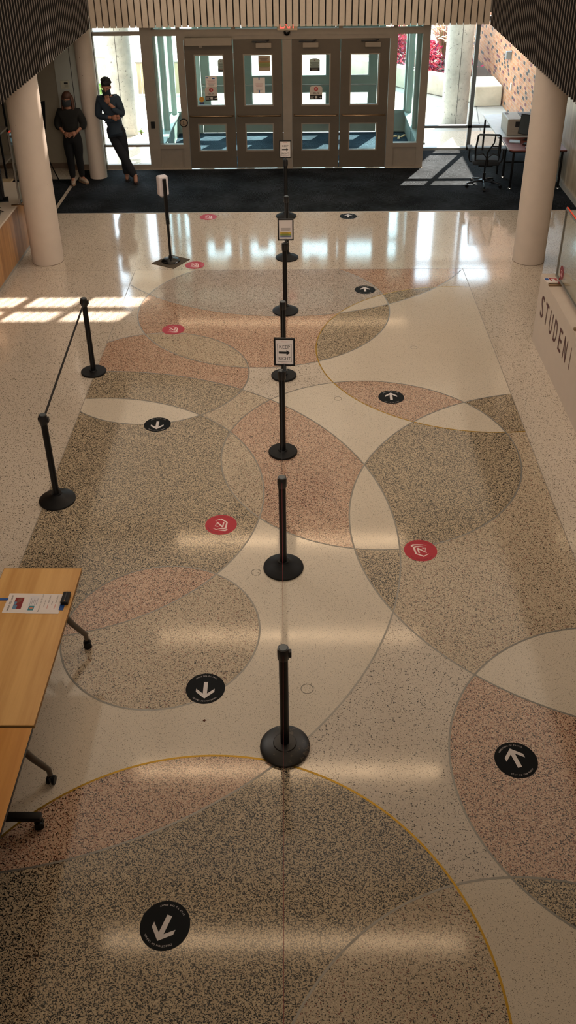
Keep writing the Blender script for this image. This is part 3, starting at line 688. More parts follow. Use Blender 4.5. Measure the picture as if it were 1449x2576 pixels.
# ---------------------------------------------------------------- sign frames on the posts
RX = Matrix.Rotation(PI/2, 4, 'X')
def sign(x, y, w, h, z0, lab, kind, rz=0):
    t = thing('post_top_sign', lab, 'sign', (x, y, 1.006), rz)
    z0 -= 1.006; fr = MB(); k = .017
    fr.rbox((-w/2, -.014, z0), (-w/2+k, .014, z0+h), .003).rbox((w/2-k, -.014, z0), (w/2, .014, z0+h), .003).rbox((-w/2+k, -.014, z0), (w/2-k, .014, z0+k), .003).rbox((-w/2+k, -.014, z0+h-k), (w/2-k, .014, z0+h), .003)
    f = obj('frame', fr, BLACK, t); obj('stem', MB().tube([(0, 0, 0), (0, 0, z0+.02)], .016, 14).tube([(0, 0, 0), (0, 0, .01)], .03, 16), plain('stem_metal', '#4d5154', .35, .6), t)
    s = obj('sheet', MB().box((-w/2+k, -.004, z0+k), (w/2-k, .004, z0+h-k)), PAPER, t)
    T = lambda dx, dz: Matrix.Translation((dx, -.0055, z0+dz)) @ RX
    mb = MB(); mb.keep = True; rd = MB(); rd.keep = True
    if kind == 'keep':
        cx = w/2-k-.018; b = .0035
        za, zb = h*.135, h*.80
        for (a0, c0, a1, c1) in ((-cx, za, cx, za+b), (-cx, zb-b, cx, zb), (-cx, za, -cx+b, zb), (cx-b, za, cx, zb)):
            mb.poly([(a0, -.0055, z0+c0), (a1, -.0055, z0+c0), (a1, -.0055, z0+c1), (a0, -.0055, z0+c1)])
        mb.text('KEEP', h*.12, T(0, h*.625), width=w*.52); mb.text('RIGHT', h*.12, T(0, h*.20), width=w*.58)
        am = h*.475; L = w*.27; ar = [(-L, -.012), (L*.35, -.012), (L*.35, -.030), (L, 0), (L*.35, .030), (L*.35, .012), (-L, .012)]
        mb.poly([(a, -.0055, z0+am+c) for a, c in ar]); rd.text('REMEMBER', h*.03, T(0, h*.855), width=w*.3); rd2 = MB(); rd2.keep = True; rd2.text('REMEMBER', h*.012, T(0, h*.085), width=w*.3)
        obj('lettering', mb, INK, s); obj('red_lettering', rd, RED, s); obj('red_lettering', rd2, RED, s)
    else:
        for i in range(4):
            mb.box((-w*.30, -.0056, z0+h*(.56-i*.037)), (w*.30-(i % 2)*.01, -.0048, z0+h*(.56-i*.037)+.004))
        obj('text_lines', mb, plain('faint_ink', '#6d6260', .7), s)
        for i, (nm, c) in enumerate((('stripe_yellow', '#c9a63c'), ('stripe_green', '#8a9c3f'), ('stripe_blue', '#6f7aa0'))):
            z = z0+h*(.31-i*.085); obj('colour_band', MB().box((-w*.35, -.0054, z), (w*.35, -.0046, z+h*.083)), plain(nm, c, .6), s)
        mb = MB()
        for i in range(6): mb.box((-w*.25, -.0062, z0+h*(.165+i*.035)), (w*.25-(i % 3)*.012, -.0056, z0+h*(.165+i*.035)+.0035))
        obj('band_text', mb, plain('band_ink', '#5f6040', .7), s); rd.bm.free()
sign(-.178, 8.205, .212, .308, 1.068, 'nearest keep-right sign, black frame on a centre post', 'keep', math.radians(-4))
sign(-.216, 11.77, .212, .30, 1.048, 'black framed notice with yellow, green and blue bands on a centre post', 'rain')
sign(-.277, 15.69, .205, .297, 1.037, 'far keep-right sign in front of the entrance doors', 'keep')

# ---------------------------------------------------------------- floor stickers
def arc_text(mb, txt, R, mid, size, outward=True, z=.0018):
    ws = [text_geo(c)[2] if c != ' ' else .45 for c in txt]; gap = .16
    tot = sum(ws)+gap*(len(txt)-1); ang = tot*size/R; a = mid+(ang/2 if outward else -ang/2)
    for c, w in zip(txt, ws):
        da = (w/2)*size/R; a += -da if outward else da
        if c != ' ':
            rot = a-PI/2 if outward else a+PI/2
            rr = R if outward else R+size
            M = Matrix.Translation((rr*math.cos(a) if outward else (R+size)*math.cos(a), (rr if outward else R+size)*math.sin(a), z)) @ Matrix.Rotation(rot, 4, 'Z')
            mb.text(c, size, M)
        a += -(da+gap*size/R) if outward else (da+gap*size/R)
STK = plain('sticker_navy', '#0c1013', .6, 0, .03, spec=.15); STW = plain('sticker_white', '#d9d0cc', .5); STR = plain('sticker_red', '#b5122e', .45, 0, .03); STP = plain('sticker_pink_white', '#eed5cf', .5); STD = plain('sticker_dark_red_ink', '#3d0b14', .5)
def disc(name, lab, x, y, rot, m):
    t = thing(name, lab, 'floor sticker', (x, y, 0), math.radians(rot))
    obj('sticker_disc', MB().lathe([(.152, .0007), (.152, .0015)], 72), m, t); return t
def arrow_sticker(x, y, rot, lab):
    t = disc('direction_sticker', lab, x, y, rot, STK); a = .152
    P = [(0, .66), (.47, .23), (.47, .02), (.105, .34), (.105, -.42), (-.105, -.42), (-.105, .34), (-.47, .02), (-.47, .23)]
    mb = MB(); mb.keep = True; mb.poly([(p[0]*a, p[1]*a*1.0, .0018) for p in P]); obj('arrow', mb, STW, t)
    mb = MB(); mb.keep = True; arc_text(mb, 'DIRECTION OF TRAVEL', .120, PI/2, .0115); obj('lettering', mb, STW, t)
    mb = MB(); mb.keep = True; arc_text(mb, 'STAY TO THE RIGHT', .120, -PI/2, .0115, False); obj('lettering', mb, STW, t)
def logo_sticker(x, y, rot, lab):
    t = disc('distance_sticker', lab, x, y, rot, STR); a = .152*.98; mb = MB(); mb.keep = True
    SH = [[(-.58, .44), (-.44, .59), (-.11, .60), (.19, .57), (.44, .46), (.19, .51), (-.11, .53), (-.36, .47), (-.5, .345)],
          [(.245, .40), (-.01, .44), (-.28, .42), (-.46, .33), (-.36, -.34), (.137, -.616), (.49, -.34), (.45, -.30), (.157, -.51), (-.265, -.28), (-.32, .22), (-.2, .345), (.03, .39)],
          [(-.215, .25), (-.11, .25), (.363, -.17), (.353, -.265), (-.105, .08), (-.06, -.265), (-.157, -.265)],
          [(.09, .247), (.39, .247), (.36, .207), (.13, .207)], [(.19, .2), (.23, .2), (.275, -.01), (.24, .02)], [(.30, .2), (.35, .2), (.34, -.09), (.31, -.06)]]
    for s in SH: mb.poly([(p[0]*a, p[1]*a, .0018) for p in s])
    obj('logo', mb, STP, t)
    mb = MB(); mb.keep = True; arc_text(mb, 'MAINTAIN A 6 FOOT DISTANCE', .124, PI/2, .0115); obj('lettering', mb, STD, t)
    mb = MB(); mb.keep = True; arc_text(mb, 'KEEP OUR CAMPUS SAFE', .122, -PI/2, .0115, False); obj('lettering', mb, STD, t)
arrow_sticker(-.839, 3.083, 160, 'black arrow sticker nearest the camera, pointing down and left')
arrow_sticker(-.757, 4.931, 180, 'black arrow sticker pointing toward the camera, left of the nearest post')
arrow_sticker(1.51, 4.279, 15, 'black arrow sticker on the pink terrazzo at lower right')
arrow_sticker(1.05, 9.38, -1, 'black arrow sticker on the small pink lens right of the posts')
arrow_sticker(.925, 12.50, 1, 'black arrow sticker at upper right, second from the carpet')
arrow_sticker(.819, 15.693, 1, 'black arrow sticker at the carpet edge, in front of the doors')
arrow_sticker(-1.641, 8.785, 181, 'black arrow sticker on the cream lens, left of the posts')
logo_sticker(-.786, 6.965, 168, 'red logo sticker on the dark terrazzo, left of the centre posts')
logo_sticker(1.087, 6.579, 0, 'red logo sticker right of the centre posts, the only upright one')
logo_sticker(-1.746, 11.211, 172, 'red logo sticker beside the patch of sunlight')
logo_sticker(-1.677, 13.483, 175, 'red logo sticker right next to the sanitizer stand')
logo_sticker(-1.654, 15.70, 178, 'red logo sticker at the carpet edge, farthest from the camera')

# ---------------------------------------------------------------- notices on the door glass
def notice(name, lab, cx, z0, w, h, col, arch=False, y=YD+.03-.03):
    t = thing(name, lab, 'notice', (cx, y+.02, z0))
    if arch:
        P = [(-w/2, 0), (w/2, 0), (w/2, h*.82)]+[(w/2*math.cos(a), h*.82+h*.18*math.sin(a)) for a in [PI*i/12 for i in range(1, 12)]]+[(-w/2, h*.82)]
        mb = MB().prism(P, 0, .002, M=RX)
    else: mb = MB().box((-w/2, -.002, 0), (w/2, 0, h))
    obj('sheet', mb, col, t); return t
def lines(t, n, x0, x1, z0, dz, m=INK, th=.006, name='text_lines'):
    mb = MB()
    for i in range(n):
        k = (i*7 % 3)*.06*(x1-x0); mb.box((x0+k, -.0042, z0-i*dz), (x1-k, -.003, z0-i*dz+th))
    return obj(name, mb, m, t)
ARCHM = plain('grey_green_sheet', '#97a59b', .6); BUSW = plain('bus_sheet', '#b7aca0', .6)
for cx, z0, lab in ((-1.545, 1.87, 'arched grey visitor notice at the top right of the first door pane'), (.256, 1.87, 'arched grey visitor notice at the top of the third door pane')):
    t = notice('arched_notice', lab, cx, z0, .20 if cx > 0 else .12, .235, ARCHM, True); s = .085 if cx > 0 else .05
    lines(t, 5, -s, s, .155, .018); obj('dark_band', MB().box((-s*1.15, -.004, .0), (s*1.15, -.0025, .065)), INK, t)
    lines(t, 2, -s*.8, s*.8, .04, .02, BUSW, name='band_text')
    obj('emblem', MB().ball((0, -.004, .195), (.014, .002, .014), 12, 8), plain('emblem_grey', '#7a6a6a', .6), t)
for cx, lab in ((-1.76, 'bus notice with a red T logo on the first door'), (.285, 'bus notice with a red T logo on the third door')):
    t = notice('bus_notice', lab, cx, 1.34, .245, .265, BUSW, True, y=YD-.004)
    obj('logo_disc', MB().ball((0, -.004, .20), (.040, .002, .040), 24, 12), RED, t)
    obj('logo_letter', MB().box((-.022, -.0075, .212), (.022, -.0055, .222)).box((-.006, -.0075, .178), (.006, -.0055, .215)), BUSW, t)
    mb = MB(); mb.keep = True; mb.text('BUS', .036, Matrix.Translation((0, -.0045, .105)) @ RX, width=.11); obj('lettering', mb, INK, t)
    obj('black_band', MB().box((-.12, -.004, .0), (.12, -.0025, .085)), INK, t)
    mb = MB(); mb.rbox((-.02, -.006, .03), (.025, -.004, .068), .003).box((-.016, -.006, .015), (-.006, -.004, .03)).box((.011, -.006, .015), (.021, -.004, .03))
    mb.box((.06, -.006, .038), (.095, -.004, .046)); mb.poly([(.085, -.006, .022), (.112, -.006, .042), (.085, -.006, .062)])
    mb.box((-.11, -.006, .055), (-.04, -.004, .06)).box((-.11, -.006, .038), (-.05, -.004, .043)).box((-.11, -.006, .02), (-.045, -.004, .025))
    obj('pictogram', mb, plain('pictogram_white', '#c9c4bb', .6), t)
for cx, z0, w, h, tp, lab in ((-1.75, 1.59, .22, .20, [(-.08, .165), (.045, .15)], 'white paper taped with blue tape above the bus notice on the first door'),
                      (-.82, 1.46, .225, .30, [(0, .262), (0, .02)], 'white paper with two pieces of blue tape on the second door')):
    t = notice('taped_paper', lab, cx, z0, w, h, PAPER); lines(t, 4, -w*.35, w*.35, h*.62, h*.085, plain('red_faint', '#b08080', .7)); lines(t, 3, -w*.3, w*.3, h*.28, h*.06, plain('grey_faint', '#8f8a88', .7), name='small_text')
    for a, b in tp: obj('tape', MB().box((a-(.025 if len(tp) and w == .22 else .011), -.0045, b), (a+(.025 if w == .22 else .011), -.003, b+(.02 if w == .22 else .045))), BLUET, t)
t = notice('door_badge', 'small yellow round badge sticker at the lower left of the first door pane', -1.955, 1.262, .10, .05, plain('badge_blue', '#243056', .6))
obj('badge_disc', MB().lathe([(.05, 0), (.05, .002)], 28), plain('badge_yellow', '#c08a2a', .6), t).matrix_basis = Matrix.Translation((0, -.003, .10)) @ RX
lines(t, 3, -.03, .03, .11, .014, plain('badge_ink', '#7a4a18', .6))
t = notice('colour_poster', 'tan and green printed poster at the top of the second door pane', -.712, 1.875, .225, .285, plain('poster_tan', '#a08d76', .6))
obj('green_band', MB().box((-.11, -.004, .09), (.11, -.0025, .16)), plain('poster_green', '#7c8347', .6), t); obj('orange_band', MB().box((-.11, -.004, .16), (.11, -.0025, .18)), plain('poster_orange', '#9a7040', .6), t)
lines(t, 4, -.09, .07, .235, .016); lines(t, 5, -.095, .095, .15, .022, plain('poster_ink', '#6c6a4c', .6), name='band_text')

# wood wedges in the vestibule
for i, (x, y, r, lab) in enumerate(((2.06, 20.9, .3, 'left wooden doorstop wedge on the vestibule floor'), (2.17, 20.80, 1.4, 'middle wooden doorstop wedge on the vestibule floor'), (2.27, 20.93, .9, 'right wooden doorstop wedge on the vestibule floor'))):
    o = obj('doorstop_wedge', MB().prism([(-.08, 0), (.08, 0), (.08, .035), (-.08, .008)], -.025, .025, M=RX), plain('wedge_wood', '#c9a878', .7)); tag(o, lab, 'doorstop'); o.location = (x, y, .006); o.rotation_euler = (0, 0, r)

# ---------------------------------------------------------------- sanitizer stand on a mat
o = obj('floor_mat', MB().prism([(-2.367, 13.559), (-1.995, 13.335), (-1.775, 13.715), (-2.095, 13.90)], .0005, .008), plain('mat_brown', '#4e4438', .9)); center(tag(o, 'square dark mat under the sanitizer stand', 'mat'))
t = thing('sanitizer_stand', 'black sanitizer stand with white dispenser, standing on a square mat', 'sanitizer stand', (-2.07, 13.64, .008), math.radians(32))
obj('base', MB().lathe([(.148, 0), (.15, .008), (.135, .028), (.09, .045), (.045, .052), (.03, .058), (.028, .09)], 48), plain('gloss_base', '#08080a', .22), t, smooth=35)
obj('lower_pole', MB().tube([(0, 0, .05), (0, 0, .66)], .019, 18), BLACK, t, smooth=35)
obj('upper_pole', MB().rbox((-.026, -.016, .60), (.026, .016, 1.31), .005), BLACK, t)
obj('bolt', MB().ball((0, -.018, .68), .005, 8, 6), CHROME, t)
d = MB().rbox((-.078, .016, 1.04), (.078, .135, 1.345), .028, 4); dd = obj('dispenser', d, plain('dispenser_white', '#cfc6c6', .4), t, smooth=35)
obj('level_window', MB().rbox((.074, .055, 1.20), (.081, .075, 1.28), .003), plain('window_violet', '#39324f', .3), dd)
obj('drip_tray', MB().rbox((-.05, .03, 1.02), (.05, .11, 1.045), .01), plain('tray_grey', '#8d8683', .5), dd)

# ---------------------------------------------------------------- maple tables with sign
def caster(mb_parent, x, y, rz, mats=(RUBBER, PLASTIC)):
    w = MB()
    for s in (-1, 1): w.tube([(s*.010, 0, .032), (s*.028, 0, .032)], .032, 22)
    o = obj('caster', w, mats[0], mb_parent, smooth=35); o.location = (x, y, 0); o.rotation_euler = (0, 0, rz)
    f = obj('fork', MB().rbox((-.010, -.026, .03), (.010, .026, .085), .006).tube([(0, 0, .07), (0, 0, .10)], .012), mats[1], o); return o
def maple(lab, x0, y0, x1, y1, top, edge, legm, style):
    cx, cy = (x0+x1)/2, (y0+y1)/2
    t = thing('folding_table', lab, 'table', (cx, cy, 0)); hx, hy = (x1-x0)/2, (y1-y0)/2
    tp = obj('tabletop', MB().rbox((-hx, -hy, .712), (hx, hy, .74), .004), top, t); 
    obj('edge_band', MB().box((hx-.001, -hy, .714), (hx+.002, hy, .738)).box((-hx-.002, -hy, .714), (-hx+.001, hy, .738)).box((-hx, -hy-.002, .714), (hx, -hy+.001, .738)).box((-hx, hy-.001, .714), (hx, hy+.002, .738)), edge, tp)
    for s in ((1, -1) if style == 'bent' else (1, -1)):
        yy = s*(hy-.12) if style == 'bent' else s*(hy-.20)
        if style == 'bent':
            leg = MB()
            for q in (-1, 1):
                leg.tube([(0, yy, .60), (q*.09, yy, .43), (q*.19, yy, .26), (q*.245, yy, .19), (q*.283, yy, .14), (q*.285, yy, .09)], [.026, .026, .024, .022, .02, .018], 12)
            leg.tube([(0, yy, .42), (0, yy, .71)], .03, 14)
        else:
            leg = MB().rbox((-.3, yy-.028, .085), (.31, yy+.028, .125), .008).rbox((-.04, yy-.02, .12), (.04, yy+.02, .712), .006)
        l = obj('leg', leg, legm, t, smooth=35)
        for q in (-1, 1): caster(l, q*.285, yy, .4+q*.5+s)
    obj('stretcher', MB().rbox((-.02, -hy+.12, .60), (.02, hy-.12, .64), .004).rbox((-.18, -hy+.1, .69), (.18, hy-.1, .712), .004), legm, t)
    return t
TAUPE = plain('taupe_metal', '#5f5448', .5, .2)
maple('light maple folding table with the taped sign, farther of the two at left', -2.345, 3.960, -1.735, 5.485, W_MAPLE, plain('maple_edge', '#8f6735', .6), TAUPE, 'bent')
maple('orange-toned maple table with black edge, nearer of the two at left', -2.345, 2.41, -1.740, 3.940, W_MAPLE2, BLACK, BLACK, 'tee')
# taped paper sign lying on the table
t = thing('table_sign', 'white ID card instruction sign lying on the farther maple table', 'sign', (-2.012, 5.087, .7405))
obj('sheet', MB().prism([(-.215, -.098), (-.02, -.108), (-.02, .105), (-.21, .108)], 0, .0012), PAPER, t); obj('sheet', MB().prism([(-.035, -.110), (.208, -.112), (.212, .095), (-.035, .103)], .0013, .0024), PAPER, t)
RT = Matrix.Rotation(PI/2, 4, 'Z')
def ttext(mb, s, x, w, size, y=0): mb.text(s, size, Matrix.Translation((x, y, .0028)) @ RT, width=w)
mb = MB(); mb.keep = True
ttext(mb, 'With ID card', -.172, .165, .016); ttext(mb, 'Please scan your ID Card', .055, .185, .011)
ttext(mb, 'when you', .085, .075, .011); ttext(mb, 'the building', .113, .085, .011, .04); ttext(mb, 'AND', .140, .035, .009, .0); ttext(mb, 'the building', .168, .085, .011, .04); ttext(mb, 'Thank you', .195, .035, .005, .02)
obj('lettering', mb, INK, t)
for wd2, x2 in (('Enter', .113), ('Leave', .168)):
    mb = MB(); mb.keep = True; ttext(mb, wd2, x2, .045, .011, -.035); obj('red_lettering', mb, plain('red_ink', '#c4372b', .6), t)
ph = obj('photo', MB().box((-.15, -.06, .0014), (-.085, .06, .0022)), plain('photo_maroon', '#7d1d22', .5), t)
obj('photo_detail', MB().box((-.15, -.06, .0022), (-.12, -.02, .0026)).box((-.15, -.015, .0022), (-.13, .015, .0026)), plain('photo_blue', '#5c7f9c', .5), ph)
obj('photo_detail', MB().prism([(-.13, .0), (-.10, .02), (-.10, .055), (-.13, .04)], .0022, .0026), plain('photo_brown', '#7d4b3a', .5), ph)
ic = obj('id_card_print', MB().box((-.045, -.085, .0025), (.03, .075, .0029)), plain('card_white', '#d5cfd0', .5), t)
obj('portrait', MB().box((-.03, -.078, .0029), (.012, -.03, .0033)), plain('portrait_teal', '#2c7b86', .5), ic)
obj('portrait_face', MB().prism([(-.009+.014*math.cos(a*PI/8), -.054+.012*math.sin(a*PI/8)) for a in range(16)], .0033, .0036), plain('portrait_skin', '#b5806c', .6), ic)
mb = MB()
for i in range(5): mb.box((-.03+i*.012, -.02, .0029), (-.027+i*.012, .05-(i % 2)*.02, .0032))
obj('text_lines', mb, plain('card_ink', '#8a7f86', .6), ic)
obj('tape', MB().rbox((.20, -.075, .0005), (.235, -.0, .003), .001), BLUET, t); obj('tape', MB().rbox((-.275, .03, .0005), (-.205, .055, .003), .001), BLUET, t)
t = thing('card_scanner', 'small black card scanner taped at the edge of the farther maple table', 'card scanner', (-1.778, 5.125, .7405))
obj('scanner_body', MB().rbox((-.028, -.065, .003), (.028, .055, .035), .006), BLACK, t); obj('scanner_slot', MB().box((-.004, -.06, .0352), (.004, .05, .037)), DARKG, t)
obj('indicator', MB().ball((.0, -.045, .037), .003, 8, 6), plain('orange_dot', '#d98a3a', .5), t)

# ---------------------------------------------------------------- left service counter
t = thing('service_counter', 'wood fronted service counter with pale top, behind the front left column', 'counter', (-4.8, 11.0, 0))
obj('counter_front', MB().box((-.75, -5, .10), (.38, 3.75, .90)), W_DESK, t)
obj('counter_top', MB().rbox((-.8, -5.05, .90), (.44, 3.8, .93), .004), COUNTER, t)
obj('stone_kerb', MB().box((-.8, -5, 0), (.335, 3.72, .10)), STONE, t)
t = thing('acrylic_screen', 'clear framed acrylic screen on the left service counter', 'screen', (-4.30, 13.62, .93))
obj('panel', MB().box((-.004, 0, .03), (.004, 1.0, 1.08)), ACRYL, t); fr = MB()
fr.rbox((-.012, -.012, 0), (.012, .012, 1.10), .002).rbox((-.012, .99, 0), (.012, 1.014, 1.10), .002).rbox((-.012, 0, .02), (.012, 1.0, .04), .002); obj('frame', fr, STEEL, t)
obj('top_edge', MB().box((-.007, 0, 1.08), (.007, 1.0, 1.10)), FLUO, t)
obj('foot', MB().rbox((-.13, -.03, 0), (.13, .0, .022), .003), BRONZE, t)
t = thing('computer_monitor', 'black computer monitor on the left service counter behind the screen', 'monitor', (-4.62, 13.9, .93), .3)
obj('display_panel', MB().rbox((-.02, -.28, .12), (.015, .28, .48), .006), BLACK, t); obj('stand', MB().rbox((-.07, -.03, .0), (-.02, .03, .3), .006).rbox((-.13, -.12, 0), (.06, .12, .012), .004), BLACK, t)
t = thing('card_terminal', 'black payment terminal at the left picture edge on the service counter', 'terminal', (-4.60, 13.15, .93), .2)
obj('terminal_body', MB().rbox((-.12, -.10, 0), (.12, .10, .045), .012), BLACK, t); obj('keypad', MB().rbox((-.07, -.06, .045), (.07, .02, .05), .002), DARKG, t)
obj('cord', MB().tube([(.1, .08, .02), (.16, .14, .01), (.1, .2, .01), (.02, .26, .01), (.1, .34, .01), (.0, .42, .01)], .005, 6), BLACK, t)
t = thing('storage_shelf', 'dark metal shelving behind the left service counter', 'shelf', (-5.6, 15.95, 0))
mb = MB()
for z in (.45, .95, 1.45, 1.95): mb.box((-.5, -.25, z), (.5, .25, z+.03))
obj('shelf_board', mb, plain('shelf_grey', '#6f665a', .5), t); mb = MB()
for a in (-.5, .47):
    for b in (-.25, .22): mb.box((a, b, 0), (a+.03, b+.03, 2.1))
obj('upright', mb, BLACK, t)
leafy('potted_plant', 'green indoor plant behind the left service counter', 'plant', (-5.35, 15.16, .98), .2, .2, .5, GR, 220, .1)
obj('pot', MB().lathe([(.09, 0), (.12, .2), (.11, .2)], 24, (-5.35, 15.16, .78)), plain('pot_brown', '#5a3c2a', .7)); tag(bpy.context.scene.objects['pot'], 'brown pot of the indoor plant behind the left counter', 'pot'); center(bpy.context.scene.objects['pot'])
t = thing('side_cabinet', 'low brown cabinet under the indoor plant behind the left counter', 'cabinet', (-5.4, 15.16, 0))
obj('carcass', MB().rbox((-.45, -.3, 0), (.45, .3, .75), .005), plain('cabinet_brown', '#7a4c2a', .5), t); obj('worktop', MB().rbox((-.47, -.32, .75), (.47, .32, .78), .003), plain('cabinet_top', '#a8926f', .4), t)
obj('door', MB().rbox((-.43, -.318, .05), (-.01, -.30, .72), .003), plain('cabinet_brown', '#7a4c2a', .5), t); obj('door', MB().rbox((.01, -.318, .05), (.43, -.30, .72), .003), plain('cabinet_brown', '#7a4c2a', .5), t)
# folding easel legs behind the front left column
t = thing('tripod_easel', 'black tripod legs standing behind the front left column', 'easel', (-5.15, 17.75, 0))
for a in (.3, 2.4, 4.5): obj('leg', MB().tube([(0, 0, 1.15), (.38*math.cos(a), .38*math.sin(a), 0.01)], .012, 8), BLACK, t)
obj('tray', MB().rbox((-.25, -.02, 1.0), (.25, .04, 1.03), .004), BLACK, t); obj('board', MB().prism([(-.26, 1.03), (.28, 1.03), (.34, 1.55), (-.26, 1.45)], -.01, .01, M=RX), BLACK, t)

# ---------------------------------------------------------------- white student desk at right
DX = 3.02; DZ = .93
t = thing('student_desk', 'white reception desk with maroon lettering at right', 'desk', (3.5, 8.5, 0))
obj('desk_body', MB().prism([(DX, 10.86), (DX+.62, 10.86), (DX+.62, 6.4), (DX, 6.4)], 0, DZ-.11), DESKW, t, world=True)
obj('transaction_top', MB().prism([(DX-.003, 10.863), (DX+.34, 10.863), (DX+.34, 6.4), (DX-.003, 6.4)], DZ-.108, DZ), DESKW, t, world=True)
obj('work_top', MB().prism([(DX+.34, 10.7), (DX+.95, 10.7), (DX+.95, 6.4), (DX+.34, 6.4)], DZ-.24, DZ-.2), DESKW, t, world=True)
mb = MB(); mb.keep = True
MT = Matrix(((0, 0, -1, DX-.004), (-1, 0, 0, 0), (0, 1, 0, 0), (0, 0, 0, 1)))
for i, ch in enumerate('STUDENI'):
    yy = 10.60-i*.232; M2 = MT.copy(); M2[1][3] = yy-.0; M2[2][3] = .455
    mb.text(ch, .30, M2, align='CENTER', width=(.15 if ch != 'I' else .026))
obj('lettering', mb, MAROON, t, world=True)
mb = MB(); mb.keep = True; M2 = MT.copy(); M2[1][3] = 10.60-8.0*.232+.04; M2[2][3] = .455; mb.text('S', .30, M2, width=.125); obj('lettering', mb, MAROON, t, world=True)
t = thing('acrylic_screen', 'clear acrylic screen with red glowing top edge on the white desk', 'screen', (DX+.13, 8.4, DZ))
obj('panel', MB().box((-.004, -1.6, .07), (.004, 2.25, .93)), ACRYL, t); fr = MB()
fr.rbox((-.012, 2.23, .05), (.012, 2.254, .93), .002).rbox((-.012, -1.6, .06), (.012, 2.25, .082), .002).rbox((-.012, -1.6, .905), (.0, 2.25, .93), .002); obj('frame', fr, STEEL, t)
obj('top_edge', MB().box((0, -1.6, .912), (.012, 2.25, .935)), FLUO, t)
for yy in (2.08, .85):
    f_ = obj('foot', MB().rbox((-.13, yy-.02, 0), (.06, yy+.02, .028), .003), BRONZE, t); obj('foot_bracket', MB().box((-.012, yy-.004, .028), (.0, yy+.004, .1)), plain('bracket_red', '#8c1f22', .5), f_)
t = thing('screen_sticker', 'round dark red sticker on the acrylic screen of the white desk', 'sticker', (DX+.12, 10.42, DZ+.11))
obj('sticker_disc', MB().prism([(.085*math.cos(i*PI/20), .085+.085*math.sin(i*PI/20)) for i in range(40)], 0, .002, M=Matrix(((0, 0, 1, 0), (1, 0, 0, 0), (0, 1, 0, 0), (0, 0, 0, 1)))), plain('sticker_maroon', '#7d1c24', .5), t)
obj('print', MB().box((-.004, -.03, .04), (-.001, .02, .07)).box((-.004, -.04, .10), (-.001, .03, .11)).box((-.004, -.01, .07), (-.001, .0, .10)), plain('sticker_print', '#c08a8a', .6), t)
t = thing('leaflet', 'red, white and blue leaflet lying on the end of the white desk', 'leaflet', (DX+.09, 10.66, DZ), .1)
obj('sheet', MB().box((-.09, -.07, 0), (.10, .07, .002)), PAPER, t); obj('red_print', MB().box((-.03, .03, .002), (.08, .05, .003)).box((-.03, -.04, .002), (-.015, .05, .003)).box((.03, -.03, .002), (.06, .02, .003)), RED, t); obj('blue_print', MB().box((-.085, -.01, .002), (-.04, .05, .003)), BLUET, t)

# ---------------------------------------------------------------- right corner: tables, printer, monitor, chair
t = thing('side_table', 'white side table against the right window, under the printer', 'table', (4.34, 18.94, 0))
obj('tabletop', MB().rbox((-.53, -.9, .705), (.53, .9, .74), .006), plain('table_white', '#c9cdd0', .4), t)
for a in (-.48, .48):
    for b in (-.84, .84): obj('leg', MB().tube([(a, b, .006), (a, b, .705)], .02, 12), BLACK, t)
t = thing('computer_desk', 'red-brown computer desk with black legs, right of the office chair', 'desk', (4.40, 17.56, 0))
P = [(-.55, .44)]+[(-.55+.09*(1-math.cos(a)), -.46+.09*(1-math.sin(a))+0) for a in [i*PI/12 for i in range(0, 7)]]+[(.5, -.46), (.5, .44)]
P = [(-.55, .44), (-.55, -.37)]+[(-.46-.09*math.cos(a), -.37-.09*math.sin(a)) for a in [i*PI/12 for i in range(1, 7)]]+[(.5, -.46), (.5, .44)]
obj('desktop', MB().prism(P, .712, .74), W_MAHOG, t); obj('edge_band', MB().prism([(x*1.004, y*1.004) for x, y in P], .70, .722), BLACK, t)
for a, b in ((-.46, -.39), (-.46, .33), (.44, -.39), (.44, .33)):
    l = obj('leg', MB().tube([(a, b, .02), (a, b, .70)], .022, 12), BLACK, t); obj('glide', MB().lathe([(.035, .006), (.03, .02)], 16, (a, b, 0)), CHROME, l)
obj('crossbar', MB().tube([(-.46, .33, .30), (.44, .33, .30)], .014, 8), BLACK, t)
t = thing('printer', 'bulky beige laser printer on the white side table by the window', 'printer', (4.30, 18.42, .74))
obj('printer_body', MB().rbox((-.33, -.31, 0), (.33, .31, .315), .02, 3), plain('printer_beige', '#a8a094', .5), t)
obj('output_tray', MB().box((-.05, -.2, .312), (.26, .2, .32)), DARKG, t); obj('vent_grille', MB().box((-.18, -.314, .17), (-.05, -.309, .27)), DARKG, t)
obj('paper_tray', MB().rbox((-.24, -.318, .02), (.30, -.30, .11), .004), plain('printer_beige', '#a8a094', .5), t); obj('control_panel', MB().rbox((-.30, .1, .315), (-.24, .2, .325), .002), BLACK, t)
t = thing('computer_monitor', 'tilted flat monitor on the red-brown desk, partly behind the right column', 'monitor', (4.36, 17.76, .74), math.radians(-38))
m_ = obj('display_panel', MB().rbox((-.28, -.02, .09), (.28, .02, .46), .008), BLACK, t); m_.rotation_euler = (math.radians(-12), 0, 0)
obj('screen_glass', MB().box((-.265, -.0225, .10), (.265, -.020, .445)), plain('screen_dark', '#2c3a40', .15), m_)
obj('stand', MB().rbox((-.03, .02, .0), (.03, .05, .3), .006).rbox((-.13, -.07, 0), (.13, .1, .014), .004), BLACK, t)
t = thing('tablet_stand', 'pale card reader pad lying on the red-brown desk', 'card reader', (4.05, 17.68, .74), -.25)
obj('pad', MB().rbox((-.10, -.09, 0), (.10, .09, .02), .006), plain('pad_grey', '#9fb0bc', .4), t); obj('pad_surface', MB().box((-.085, -.075, .02), (.085, .075, .022)), plain('pad_light', '#c3d2dc', .35), t)
t = thing('computer_mouse', 'black computer mouse on the red-brown desk', 'mouse', (4.20, 17.26, .74), .5)
